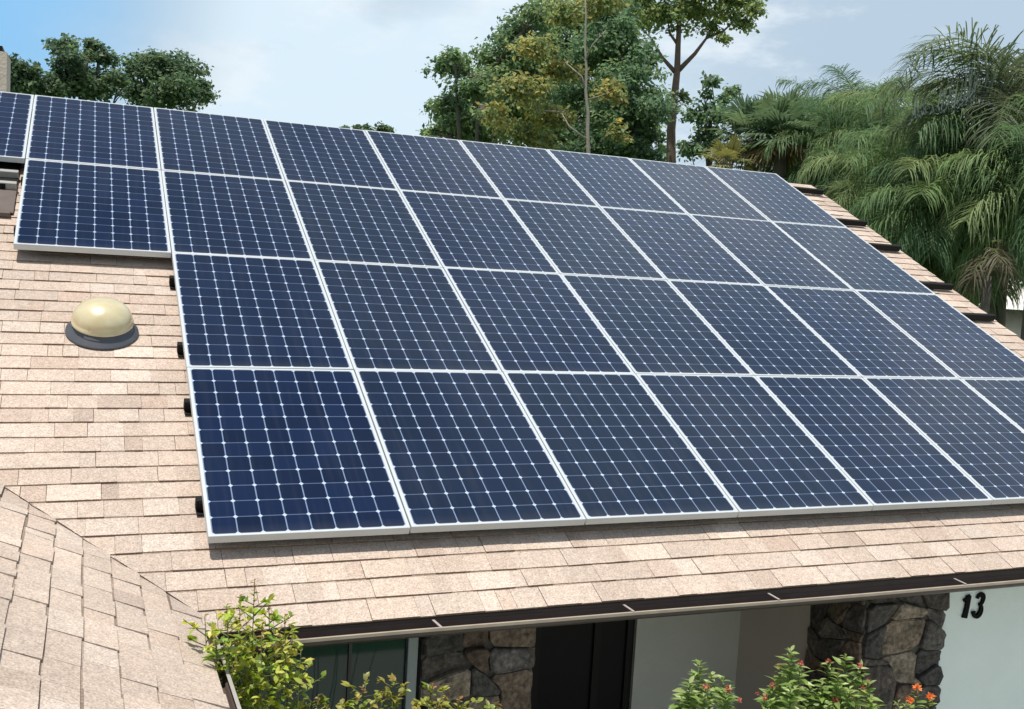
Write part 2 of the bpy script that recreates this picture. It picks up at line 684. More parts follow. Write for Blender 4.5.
dn = ND * -0.013
rr = roofpt(0, -0.06)
slab(dk, EAVE + Vector((EX - 0.05, 0, 0)) + dn, EAVE + Vector((RX1 - 0.01, 0, 0)) + dn,
     rr + Vector((RX1 - 0.01, 0, 0)) + dn, rr + Vector((-4.9, 0, 0)) + dn, 0.02)
slab(dk, rr + Vector((RX1 - 0.01, 0.001, 0)) + dn, Vector((RX1 - 0.01, rr.y + 6.2, rr.z - 6.2 * math.tan(TH))) + dn,
     Vector((-7, rr.y + 6.2, rr.z - 6.2 * math.tan(TH))) + dn, rr + Vector((-7, 0.001, 0)) + dn, 0.02)
wd_ = WN * -0.016
we0 = Vector((EXW, EAVE.y + 0.11, WZ))
slab(dk, we0 + Vector((0, -7.3, 0)) + wd_, we0 + wd_, we0 + WU * 5 + Vector((0, 4.4, 0)) + wd_, we0 + WU * 5 + Vector((0, -7.3, 0)) + wd_, 0.02)
hpart(dk, 'roof_deck', M_DECK)
# back slope shingles are out of sight; ridge cap tabs along the top
rc = MB()
rg = random.Random(5)
x = -6.9
while x < RX1 - 0.1:
    g = rg.gauss(0, 0.07)
    c = tuple(k * (1 + g) for k in (0.44, 0.35, 0.29))
    rc.col = c
    a = rr + Vector((x, 0, 0.02))
    L = 0.17
    for sgn in (-1, 1):
        d = Vector((0, sgn * CT, -ST)) * 0.10
        z = Vector((0, 0, 0.006))
        if sgn < 0:
            rc.quad(a + d, a + d + Vector((L, 0, 0)), a + Vector((L, 0, 0)) + z, a + z)
        else:
            rc.quad(a + z, a + Vector((L, 0, 0)) + z, a + d + Vector((L, 0, 0)), a + d)
    x += 0.15
# hpart(rc, 'ridge_cap', M_SHING, cols=True)   (hidden behind the array's upper edge)

# rake board at the right end, gable wall below
rk = MB()
for (va, vb) in ((-0.06, EV),):
    a, b = roofpt(RX1 - 0.03, va, -0.035), roofpt(RX1 - 0.03, vb, -0.035)
    k = len(rk.v)
    for p in (a, b):
        for dx in (0, 0.02):
            for dz in (0, -0.16):
                rk.v.append(p + Vector((dx, 0, dz)))
    for q in ((0, 1, 3, 2), (4, 6, 7, 5), (0, 4, 5, 1), (2, 3, 7, 6), (0, 2, 6, 4), (1, 5, 7, 3)):
        rk.face([k + i for i in q])
hpart(rk, 'rake_board', simple('rake_board_paint', (0.35, 0.30, 0.25), 0.7))

YF = EAVE.y + 0.60          # front wall face
XL, XR = -0.65, 7.5         # wing wall face, right end of the front wall
YB = YF + 1.40              # back of the porch
HT = EAVE.z + 0.05          # wall head, up in the eave's dark
P1A, P1B = 1.215, 1.915     # left stone pillar
PO = 4.42                   # right end of the porch
P2B = 5.14                  # right pillar's right edge

wm = MB()
wm.box(P2B - 0.01, XR, YF, YF + 0.2, 0, HT)
wall_front = hpart(wm, 'wall', M_WALLP)
wall_front['label'] = 'pale blue-grey stucco wall under the eave with black house numerals'
wm = MB()
wm.box(3.45, PO, YB, YB + 0.15, 0, HT)
wb = hpart(wm, 'wall', M_WALLG)
wb['label'] = 'grey stucco wall at the back of the shaded porch'
wm = MB()
wm.box(PO, PO + 0.15, YF + 0.56, YB + 0.15, 0, HT)
wr = hpart(wm, 'wall', M_WALLB)
wr['label'] = 'beige return wall between the porch back and the right stone pillar'
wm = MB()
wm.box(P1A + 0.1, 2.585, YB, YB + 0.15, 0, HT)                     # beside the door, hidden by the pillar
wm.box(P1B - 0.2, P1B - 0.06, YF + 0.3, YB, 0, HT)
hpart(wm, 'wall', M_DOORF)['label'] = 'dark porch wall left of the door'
wm = MB()
wm.box(XL, 1.08, YF + 0.001, YF + 0.2, 0, 0.75)                     # under the window
wm.box(XL, -0.35, YF + 0.001, YF + 0.2, 0.75, HT)
wm.box(XL - 0.2, XL, -12, YF + 0.2, 0, HT)                          # the wing's wall facing the yard
hpart(wm, 'wall', M_WALLG)['label'] = 'grey wall around the large window and along the wing'
wm = MB()
wm.poly([(XR, YF + 0.2, 0), (XR, 6, 0), (XR, 6, EAVE.z + 0.1), (XR, rr.y, rr.z - 0.25), (XR, YF + 0.2, EAVE.z + 0.1)])
wm.poly([(-7, 6, 0), (XR, 6, 0), (XR, 6, 2.6), (-7, 6, 2.6)])
wm.poly([(-7, 6, 0), (-7, -12, 0), (-7, -12, 2.6), (-7, 6, 2.6)])
hpart(wm, 'wall', M_WALLP)['label'] = 'gable and rear walls of the house'
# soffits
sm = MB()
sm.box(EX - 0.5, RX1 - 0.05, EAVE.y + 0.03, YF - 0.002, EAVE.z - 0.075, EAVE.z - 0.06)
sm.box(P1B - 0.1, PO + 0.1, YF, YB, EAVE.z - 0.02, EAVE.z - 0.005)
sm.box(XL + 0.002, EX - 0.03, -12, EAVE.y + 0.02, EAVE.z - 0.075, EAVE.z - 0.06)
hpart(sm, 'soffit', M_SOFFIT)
# porch floor slab
pf = MB()
pf.box(P1B, PO, YF - 0.3, YB, 0.0, 0.1)
hpart(pf, 'porch_floor', simple('porch_concrete', (0.30, 0.28, 0.26), 0.9))

# fascia + gutters
fm = MB()
fm.box(EX + 0.02, RX1 - 0.05, EAVE.y + 0.012, EAVE.y + 0.03, EAVE.z - 0.088, EAVE.z - 0.016)
fas = hpart(fm, 'fascia', M_GUTT)
fm = MB()
fm.box(EXW - 0.03, EXW - 0.012, -12.0, EAVE.y + 0.06, EAVE.z - 0.088, EAVE.z - 0.016)
hpart(fm, 'fascia', M_GUTT)


def gutter(length, prof_w, sag, name):
    """A K-profile trough along +x of its own frame; y is outward (negative), open on top."""
    prof = [(0.0, -0.020), (0.0, -0.072), (-prof_w * 0.62, -0.072), (-prof_w * 0.82, -0.058), (-prof_w, -0.046), (-prof_w, -0.018)]
    mb = MB()
    n = max(2, int(length / 0.3))
    t = 0.0025
    ring = prof + [(prof[k][0] + (t if k >= 3 else (0 if k == 2 else -t)), prof[k][1] + (t if 1 <= k <= 3 else 0)) for k in range(5, -1, -1)]
    for i in range(n + 1):
        x_ = length * i / n
        dz = sag * 0.004 * math.sin(x_ * 1.3) + sag * 0.003 * noise.noise((x_ * 0.9, 4.0, 0))
        for (yy, zz) in ring:
            mb.v.append(Vector((x_, yy, zz + dz)))
    L = len(ring)
    for i in range(n):
        for k in range(L):
            k2 = (k + 1) % L
            mb.face((i * L + k, (i + 1) * L + k, (i + 1) * L + k2, i * L + k2))
    mb.face(range(L - 1, -1, -1))
    mb.face([n * L + k for k in range(L)])
    lip = MB()
    for i in range(n + 1):
        x_ = length * i / n
        dz = sag * 0.004 * math.sin(x_ * 1.3) + sag * 0.003 * noise.noise((x_ * 0.9, 4.0, 0))
        for (yy, zz) in ((-prof_w - 0.002, -0.030), (-prof_w - 0.002, -0.0145), (-prof_w + 0.013, -0.0145), (-prof_w + 0.013, -0.0175)):
            lip.v.append(Vector((x_, yy, zz + dz)))
    for i in range(n):
        for k in range(4):
            k2 = (k + 1) % 4
            lip.face((i * 4 + k, (i + 1) * 4 + k, (i + 1) * 4 + k2, i * 4 + k2))
    lip.face((3, 2, 1, 0))
    lip.face([n * 4 + k for k in range(4)])
    return mb, lip


def place_part(o, loc, rz=0.0):
    o.matrix_parent_inverse = HINV
    o.location = loc
    o.rotation_euler = (0, 0, rz)


GW = 0.118
gx0 = EX + 0.06
mb, lip = gutter(RX1 - gx0 + 0.02, GW, 1.0, 'gutter')
g1 = mb.build('gutter', M_GUTT, house)
place_part(g1, (gx0, EAVE.y + 0.010, EAVE.z - 0.016))
g1.rotation_euler = (0, R(0.24), 0)
l1 = lip.build('lip', M_LIP, g1)
for hx in (1.082, 2.174, 3.127, 4.554, 6.2, 7.4):
    hm = MB()
    hm.box(-0.007, 0.007, -GW + 0.004, -0.035, -0.0125, -0.0100, lambda p: Vector((p.x - 0.25 * (p.y + GW), p.y, p.z + 0.16 * (p.y + GW))))
    h = hm.build('hanger', M_HANG, g1)
    h.location = (hx - gx0, 0, 0.0)
mb, lip = gutter(6.0, 0.055, 0.5, 'gutter')
g2 = mb.build('gutter', M_GUTT, house)
place_part(g2, (EXW + 0.012, EAVE.y - 0.02, WZ - 0.010), R(-90))
for vtx in g2.data.vertices:
    vtx.co.y *= -1
g2.data.flip_normals()
l2 = lip.build('lip', simple('grey_gutter_lip', (0.38, 0.35, 0.32), 0.5, 0.1, 0.2, 9), g2)
for vtx in l2.data.vertices:
    vtx.co.y *= -1
l2.data.flip_normals()

# window: frame, mullion and two dark panes
wf = MB()
wx0, wx1, wz0, wz1 = -0.35, 1.195, 0.75, 2.40
yw = YF - 0.01
wf.box(wx0, wx0 + 0.06, yw, yw + 0.08, wz0, wz1)
wf.box(wx1 - 0.06, wx1, yw, yw + 0.08, wz0, wz1)
wf.box(wx0 + 0.06, wx1 - 0.06, yw + 0.002, yw + 0.08, wz0, wz0 + 0.05)
wf.box(wx0 + 0.06, wx1 - 0.06, yw + 0.002, yw + 0.08, wz1 - 0.05, wz1)
win = empty('window', (wx0, yw, wz0))
win.parent = house
win.matrix_parent_inverse = HINV
WINV = Matrix.Translation((-wx0, -yw, -wz0))


def wpart(mbx, name, mat, smooth=False):
    o = mbx.build(name, mat, win, smooth)
    o.matrix_parent_inverse = WINV
    return o


bevel(wpart(wf, 'frame', M_WINF), 0.004)
mm = MB()
mm.box(0.80, 0.818, yw + 0.022, yw + 0.06, wz0 + 0.05, wz1 - 0.05)
wpart(mm, 'mullion', simple('dark_mullion', (0.03, 0.035, 0.035), 0.5))
gmt, gtree, gp = new_mat('dark_window_glass')
gp.inputs['Base Color'].default_value = (0.012, 0.042, 0.036, 1)
gp.inputs['Roughness'].default_value = 0.04
gp.inputs['Specular IOR Level'].default_value = 0.35
for (a, b) in ((wx0 + 0.06, 0.80), (0.818, wx1 - 0.06)):
    pn = MB()
    pn.box(a, b, yw + 0.036, yw + 0.044, wz0 + 0.05, wz1 - 0.05)
    wpart(pn, 'pane', gmt)
cu = MB()                                        # pale blind gathered at the right of the window, behind the glass line
# dark room behind the window head
# porch door: dark double leaf with a centre stile
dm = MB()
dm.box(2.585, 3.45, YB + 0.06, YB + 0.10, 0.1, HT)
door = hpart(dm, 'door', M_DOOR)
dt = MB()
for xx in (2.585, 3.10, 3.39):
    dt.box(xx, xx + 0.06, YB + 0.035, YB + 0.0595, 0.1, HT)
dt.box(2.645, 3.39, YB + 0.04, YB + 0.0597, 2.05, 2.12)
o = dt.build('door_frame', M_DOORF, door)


# rubble-stone pillars: irregular faced stones set in mortar
def stones(mb, w_, h_, fn, seed, nx, nz_):
    rg_ = random.Random(seed)
    gx = [[None] * (nz_ + 1) for _ in range(nx + 1)]
    for i in range(nx + 1):
        for j in range(nz_ + 1):
            x_ = w_ * i / nx + (rg_.uniform(-0.40, 0.40) * w_ / nx if 0 < i < nx else 0)
            z_ = h_ * j / nz_ + (rg_.uniform(-0.46, 0.46) * h_ / nz_ if 0 < j < nz_ else 0)
            gx[i][j] = (x_, z_)
    pal = [(0.17, 0.125, 0.095), (0.11, 0.09, 0.078), (0.24, 0.185, 0.14), (0.15, 0.105, 0.08), (0.085, 0.075, 0.07), (0.30, 0.24, 0.185), (0.12, 0.105, 0.10)]
    used = set()
    for i in range(nx):
        for j in range(nz_):
            if (i, j) in used:
                continue
            pts = [gx[i][j], gx[i + 1][j], gx[i + 1][j + 1], gx[i][j + 1]]
            if rg_.random() < 0.28 and j + 1 < nz_ and (i, j + 1) not in used:
                used.add((i, j + 1))
                pts = [gx[i][j], gx[i + 1][j], gx[i + 1][j + 1], gx[i + 1][j + 2], gx[i][j + 2], gx[i][j + 1]]
            # rounded outline
            cx_ = sum(p[0] for p in pts) / len(pts)
            cz_ = sum(p[1] for p in pts) / len(pts)
            ring = []
            m_ = len(pts)
            for k in range(m_):
                a, b = pts[k], pts[(k + 1) % m_]
                for tt in (0.14, 0.5, 0.86):
                    ring.append((a[0] + (b[0] - a[0]) * tt, a[1] + (b[1] - a[1]) * tt))
            dep = rg_.uniform(0.015, 0.05)
            tx, tz = rg_.uniform(-0.06, 0.06), rg_.uniform(-0.08, 0.08)
            c = rg_.choice(pal)
            g_ = rg_.uniform(0.8, 1.25)
            mb.col = tuple(k * g_ * 0.85 for k in c)
            base = len(mb.v)
            L_ = len(ring)
            for (sc_, dd) in ((0.97, -0.005), (0.96, dep * 0.75), (0.88, dep), (0.55, dep * 1.02)):
                for (x_, z_) in ring:
                    qx = cx_ + (x_ - cx_) * sc_
                    qz = cz_ + (z_ - cz_) * sc_
                    nn = (noise.noise((qx * 14, qz * 14, seed)) * 0.018 + noise.noise((qx * 40, qz * 40, seed)) * 0.008) if dd > 0 else 0
                    qx += noise.noise((qz * 22, qx * 22, seed + 3)) * 0.016
                    qz += noise.noise((qx * 22, qz * 22, seed + 9)) * 0.016
                    mb.v.append(fn(qx, dd + nn + (x_ - cx_) * tx + (z_ - cz_) * tz if dd > 0 else dd, qz))
            for r_ in range(3):
                for k in range(L_):
                    k2 = (k + 1) % L_
                    mb.face((base + r_ * L_ + k, base + r_ * L_ + k2, base + (r_ + 1) * L_ + k2, base + (r_ + 1) * L_ + k))
            mb.face([base + 3 * L_ + k for k in range(L_)])


def pillar(x0, x1, depth, seed, left_face):
    mo = MB()
    mo.box(x0 + 0.005, x1 - 0.005, YF, YF + depth, 0, HT)
    core = hpart(mo, 'stone_pillar', M_MORTAR)
    sb = MB()
    stones(sb, x1 - x0, HT, lambda a, d, z: Vector((x0 + a, YF - d, z)), seed, 3, 16)
    if left_face:
        stones(sb, depth, HT, lambda a, d, z: Vector((x0 - d * 0.7, YF + a, z)), seed + 7, 3, 16)
    else:
        stones(sb, depth, HT, lambda a, d, z: Vector((x1 + d * 0.5, YF + a, z)), seed + 7, 3, 16)
    sb.build('stone_facing', M_STONE, core, smooth=False, cols=True)
    return core


pillar(P1A, P1B, 0.3, 4, False)['label'] = 'dark fieldstone pillar between the window and the porch opening'
pillar(PO, P2B, 0.56, 15, True)['label'] = 'fieldstone pillar beside the pale wall with the numerals'


# house numerals 1 and 3: thick black slanted strokes standing off the wall
def stroke(mb, pts, wid, y, dep):
    """Flat ribbon along pts (x, z) with its own thickness."""
    n_ = len(pts)
    L_, R_ = [], []
    for i in range(n_):
        a = Vector(pts[max(0, i - 1)])
        b = Vector(pts[min(n_ - 1, i + 1)])
        t_ = (b - a).normalized()
        nn = Vector((-t_.y, t_.x)) * (wid[i] if isinstance(wid, list) else wid) * 0.5
        L_.append(Vector(pts[i]) + nn)
        R_.append(Vector(pts[i]) - nn)
    b = len(mb.v)
    for i in range(n_):
        for (q, yy) in ((L_[i], y), (R_[i], y), (R_[i], y - dep), (L_[i], y - dep)):
            mb.v.append(Vector((q.x, yy, q.y)))
    for i in range(n_ - 1):
        for k in range(4):
            k2 = (k + 1) % 4
            mb.face((b + i * 4 + k, b + (i + 1) * 4 + k, b + (i + 1) * 4 + k2, b + i * 4 + k2))
    mb.face((b + 3, b + 2, b + 1, b))
    mb.face([b + (n_ - 1) * 4 + k for k in range(4)])


nb = MB()
nx_, nz0 = 5.335, 1.93
nh = 0.165
sl_ = 0.14
stroke(nb, [(nx_ - 0.012 - 0.02, nz0 + nh * 0.78), (nx_ + 0.02, nz0 + nh * 0.93), (nx_ + sl_ * nh * 0.5, nz0 + nh)], [0.018, 0.024, 0.03], YF - 0.004, 0.012)
stroke(nb, [(nx_ + sl_ * nh * 0.6, nz0 + nh), (nx_ + 0.008, nz0 + nh * 0.5), (nx_ - 0.008, nz0)], [0.044, 0.040, 0.046], YF - 0.003, 0.014)
nb.build('numeral', M_NUM, wall_front)
nb = MB()
ox = nx_ + 0.100
pts3 = []
for k in range(13):                                    # upper bowl
    a = R(165 - k * 20)
    pts3.append((ox + 0.010 + 0.032 * math.cos(a) + sl_ * (nh * 0.76 + 0.040 * math.sin(a)), nz0 + nh * 0.76 + 0.040 * math.sin(a)))
pts3b = []
for k in range(14):                                    # lower bowl
    a = R(85 - k * 20)
    pts3b.append((ox + 0.004 + 0.036 * math.cos(a) + sl_ * (nh * 0.29 + 0.046 * math.sin(a)), nz0 + nh * 0.29 + 0.046 * math.sin(a)))
stroke(nb, pts3, [0.020, 0.022, 0.024, 0.026, 0.030, 0.034, 0.036, 0.034, 0.030, 0.026, 0.024, 0.022, 0.020], YF - 0.003, 0.014)
stroke(nb, pts3b, [0.018, 0.022, 0.026, 0.030, 0.034, 0.038, 0.040, 0.038, 0.034, 0.030, 0.026, 0.024, 0.028, 0.034], YF - 0.0045, 0.014)
nb.build('numeral', M_NUM, wall_front)

# chimney on the back slope, far left
cp = at(7.0, 52, 12.6)
cb = MB()
cb.box(cp.x - 0.62, cp.x, cp.y, cp.y + 0.6, cp.z - 2.2, cp.z)
chm = hpart(cb, 'chimney', M_BRICK)
cc = MB()
cc.box(cp.x - 0.50, cp.x - 0.05, cp.y + 0.08, cp.y + 0.5, cp.z + 0.0, cp.z + 0.07)
cc.build('chimney_cap', M_RAILB, chm)

# ------------------------------------------------------------------ solar panels
def make_panel():
    root = empty('solar_panel')
    fr = MB()
    t0, t1 = -PT, 0.0
    # ring frame with a hollow middle
    out_ = [(0, 0), (PW, 0), (PW, PH), (0, PH)]
    inn = [(RIMX, RIMY), (PW - RIMX, RIMY), (PW - RIMX, PH - RIMY), (RIMX, PH - RIMY)]
    for (x_, y_) in out_:
        fr.v.append(Vector((x_, y_, t0)))
    for (x_, y_) in out_:
        fr.v.append(Vector((x_, y_, t1)))
    for (x_, y_) in inn:
        fr.v.append(Vector((x_, y_, t1)))
    for (x_, y_) in inn:
        fr.v.append(Vector((x_, y_, t0)))
    for k in range(4):
        k2 = (k + 1) % 4
        fr.face((k, k2, 4 + k2, 4 + k))
        fr.face((4 + k, 4 + k2, 8 + k2, 8 + k))
        fr.face((8 + k, 8 + k2, 12 + k2, 12 + k))
        fr.face((12 + k, 12 + k2, k2, k))
    bevel(fr.build('frame', M_FRAME, root), 0.0018, 1)
    gl = MB()
    gl.box(RIMX + 0.0005, PW - RIMX - 0.0005, RIMY + 0.0005, PH - RIMY - 0.0005, -0.008, -0.002)
    gl.build('cell_sheet', M_CELL, root)
    return root


def copy_tree(o, parent=None):
    c = o.copy()
    COL.objects.link(c)
    if parent:
        c.parent = parent
    for ch in list(o.children):
        copy_tree(ch, c)
    return c


proto = make_panel()
first = True
rowname = ['top', 'second', 'third', 'bottom']
ordn = ['first', 'second', 'third', 'fourth', 'fifth', 'sixth', 'seventh', 'eighth', 'ninth']
rg = random.Random(8)
panel_at = [(c, 0) for c in range(-2, 7)] + [(c, 1) for c in range(-1, 7)] + [(c, 2) for c in range(7)] + [(c, 3) for c in range(7)]
start = {0: -2, 1: -1, 2: 0, 3: 0}
for (c, r_) in panel_at:
    o = proto if first else copy_tree(proto)
    first = False
    u0 = c * PU + (PU - PW) / 2
    v1 = (r_ + 1) * PV - (PV - PH) / 2
    o.location = roofpt(u0, v1, TOPH + rg.uniform(-0.0015, 0.0015))
    o.rotation_euler = (TH + R(rg.gauss(0, 0.07)), R(rg.gauss(0, 0.09)), 0)
    k = c - start[r_]
    if (c, r_) == (-2, 0):
        lb = 'blue solar panel cut by the photo edge, at the left end of the top row'
    elif c == 6:
        lb = f'blue solar panel at the right end of the {rowname[r_]} row, next to the roof edge'
    elif k == 0:
        lb = {1: 'blue solar panel at the left end of the second row, above the dome skylight',
              2: 'blue solar panel at the left end of the third row, right of the dome skylight',
              3: 'blue solar panel at the lower left corner of the array'}[r_]
    else:
        lb = f'blue solar panel, {ordn[k]} from the left end of the {rowname[r_]} row'
    tag(o, lb, 'solar panel', 'solar panels in the roof array')

# ------------------------------------------------------------------ mounting rails
RAILV = (0.29, 1.21)


def rail(u0, u1, v, mat, lb, feet):
    root = empty('mounting_rail', roofpt(u0, v, 0), (TH, 0, 0))
    b = MB()
    b.box(0, u1 - u0, -0.026, 0.020, 0.020, 0.083)
    bevel(b.build('bar', mat, root), 0.003, 1)
    for fu in feet:
        f_ = MB()
        f_.box(fu - u0 - 0.03, fu - u0 + 0.03, -0.06, 0.05, 0.012, 0.020)
        f_.box(fu - u0 - 0.02, fu - u0 + 0.02, -0.032, -0.0205, 0.020, 0.075)
        f_.build('foot', M_RAILB, root)
    return tag(root, lb, 'rail', 'rails under the solar panels')


for r_ in range(4):
    for q, dv in enumerate(RAILV):
        v = r_ * PV + dv
        ul = {0: -2.4, 1: -1.075, 2: -0.028, 3: -0.028}[r_]
        if r_ == 0:
            ul = -2.1
        where = 'upper' if q == 0 else 'lower'
        end = 'left edge above the dark gap' if r_ < 2 else 'left array edge'
        lb = f'black mounting rail under the {rowname[r_]} panel row, the {where} of its two'
        rail(ul, RX1 - 0.09, v, M_RAILB, lb, [ul + 0.035, 3.0, 6.9])
# silver rails running on to the left where the second row's next panel is missing
rail(-3.2, -1.10, 1.735, M_RAILS, 'bare silver rail just below the left end panel of the top row', [-1.3, -2.6])
rail(-3.2, -1.10, 1.965, M_RAILS, 'second bare silver rail, left of the second panel row', [-1.2, -2.6])
cf = MB()
cf.box(-2.6, -1.10, -0.24, 0.30, 0.019, 0.030)
cf.box(-2.6, -1.12, -0.29, -0.24, 0.018, 0.048)
fl_ = cf.build('metal_flashing', simple('brown_flashing', (0.115, 0.092, 0.08), 0.8, 0.0, 0.3, 9))
fl_.location = roofpt(0, 2.18, 0)
fl_.rotation_euler = (TH, 0, 0)
tag(fl_, 'brown metal flashing sheet on the roof beyond the left end of the second row', 'flashing')

dc = MB()  # dark sheet laid in for the shade between the bare rails
dc.box(-2.6, -1.10, 0, 0.46, 0.018, 0.031)
dsh = dc.build('shadow_sheet', M_RAILB)
dsh.location = roofpt(0, 1.90, 0)
dsh.rotation_euler = (TH, 0, 0)
tag(dsh, 'black sheet added for the shadow on the roof between the bare silver rails', 'shadow sheet')

# ------------------------------------------------------------------ dome skylight
du, dv = -0.478, 4.085
dome = empty('dome_skylight', roofpt(du, dv, 0.0), (TH, 0, 0))
tag(dome, 'cream domed tubular skylight with dark flashing ring on the bare shingles', 'skylight')
fb = MB()
seg = 40
prof = [(0.225, 0.012), (0.222, 0.024), (0.19, 0.034), (0.182, 0.075), (0.172, 0.080), (0.150, 0.078)]
for (r_, z) in prof:
    for k in range(seg):
        a = 2 * math.pi * k / seg
        fb.v.append(Vector((r_ * math.cos(a), r_ * math.sin(a) - (0.03 if z < 0.03 else 0), z)))
for i in range(len(prof) - 1):
    for k in range(seg):
        k2 = (k + 1) % seg
        fb.face((i * seg + k, i * seg + k2, (i + 1) * seg + k2, (i + 1) * seg + k))
fb.build('flashing', M_FLASH, dome, smooth=True)
db = MB()
NR = 12
DR, DH = 0.186, 0.135
rings = [(DR + 0.004, 0.066), (DR + 0.004, 0.082)] + [(DR * math.cos(R(90 * i / NR)), 0.084 + DH * math.sin(R(90 * i / NR)) ** 0.92) for i in range(NR)]
for (r_, z) in rings:
    for k in range(seg):
        a = 2 * math.pi * k / seg
        db.v.append(Vector((r_ * math.cos(a), r_ * math.sin(a), z)))
for i in range(len(rings) - 1):
    for k in range(seg):
        k2 = (k + 1) % seg
        db.face((i * seg + k, i * seg + k2, (i + 1) * seg + k2, (i + 1) * seg + k))
db.v.append(Vector((0, 0, 0.084 + DH)))
for k in range(seg):
    db.face(((len(rings) - 1) * seg + k, (len(rings) - 1) * seg + (k + 1) % seg, len(db.v) - 1))
dmt, dtree, dp = new_mat('yellowed_acrylic')
tcn = dtree.nodes.new('ShaderNodeTexCoord')
nn = dtree.nodes.new('ShaderNodeTexNoise')
nn.inputs['Scale'].default_value = 14
nn.inputs['Detail'].default_value = 8
link(dtree, tcn.outputs['Object'], nn.inputs['Vector'])
mxn = dtree.nodes.new('ShaderNodeMix')
mxn.data_type = 'RGBA'
mxn.inputs[6].default_value = (0.46, 0.38, 0.18, 1)
mxn.inputs[7].default_value = (0.66, 0.60, 0.42, 1)
link(dtree, nn.outputs['Fac'], mxn.inputs[0])
link(dtree, mxn.outputs[2], dp.inputs['Base Color'])
dp.inputs['Roughness'].default_value = 0.35
dp.inputs['Coat Weight'].default_value = 1.0
dp.inputs['Coat Roughness'].default_value = 0.2
dp.inputs['Subsurface Weight'].default_value = 0.25
dp.inputs['Subsurface Radius'].default_value = (0.05, 0.04, 0.02)
db.build('dome', dmt, dome, smooth=True)


# ------------------------------------------------------------------ trees
def leaves_mesh(name, pos, nrm, size, cols, mat, parent, elong=1.6, seed=1):
    """Bent two-face leaves at numpy positions."""
    rs = np.random.RandomState(seed)
    n = len(pos)
    t = rs.normal(size=(n, 3))
    t -= nrm * np.sum(t * nrm, 1)[:, None]
    t /= np.linalg.norm(t, axis=1)[:, None] + 1e-9
    b = np.cross(nrm, t)
    s = size[:, None]
    tip = pos + t * s * elong
    m1 = pos + t * s * elong * 0.5 + b * s * 0.5 + nrm * s * 0.18
    m2 = pos + t * s * elong * 0.5 - b * s * 0.5 + nrm * s * 0.18
    V = np.stack([pos, m1, tip, m2], 1).reshape(-1, 3)
    me = bpy.data.meshes.new(name)
    me.vertices.add(4 * n)
    me.vertices.foreach_set('co', V.astype(np.float32).ravel())
    base = np.arange(n) * 4
    F = np.stack([base, base + 1, base + 2, base, base + 2, base + 3], 1).reshape(-1)
    me.loops.add(6 * n)
    me.loops.foreach_set('vertex_index', F.astype(np.int32))
    me.polygons.add(2 * n)
    me.polygons.foreach_set('loop_start', np.arange(2 * n, dtype=np.int32) * 3)
    me.update(calc_edges=True)
    ca = me.color_attributes.new('tone', 'FLOAT_COLOR', 'CORNER')
    arr = np.ones((6 * n, 4), np.float32)
    arr[:, :3] = np.repeat(cols, 6, axis=0)
    ca.data.foreach_set('color', arr.ravel())
    me.materials.append(mat)
    o = bpy.data.objects.new(name, me)
    COL.objects.link(o)
    if parent:
        o.parent = parent
    return o


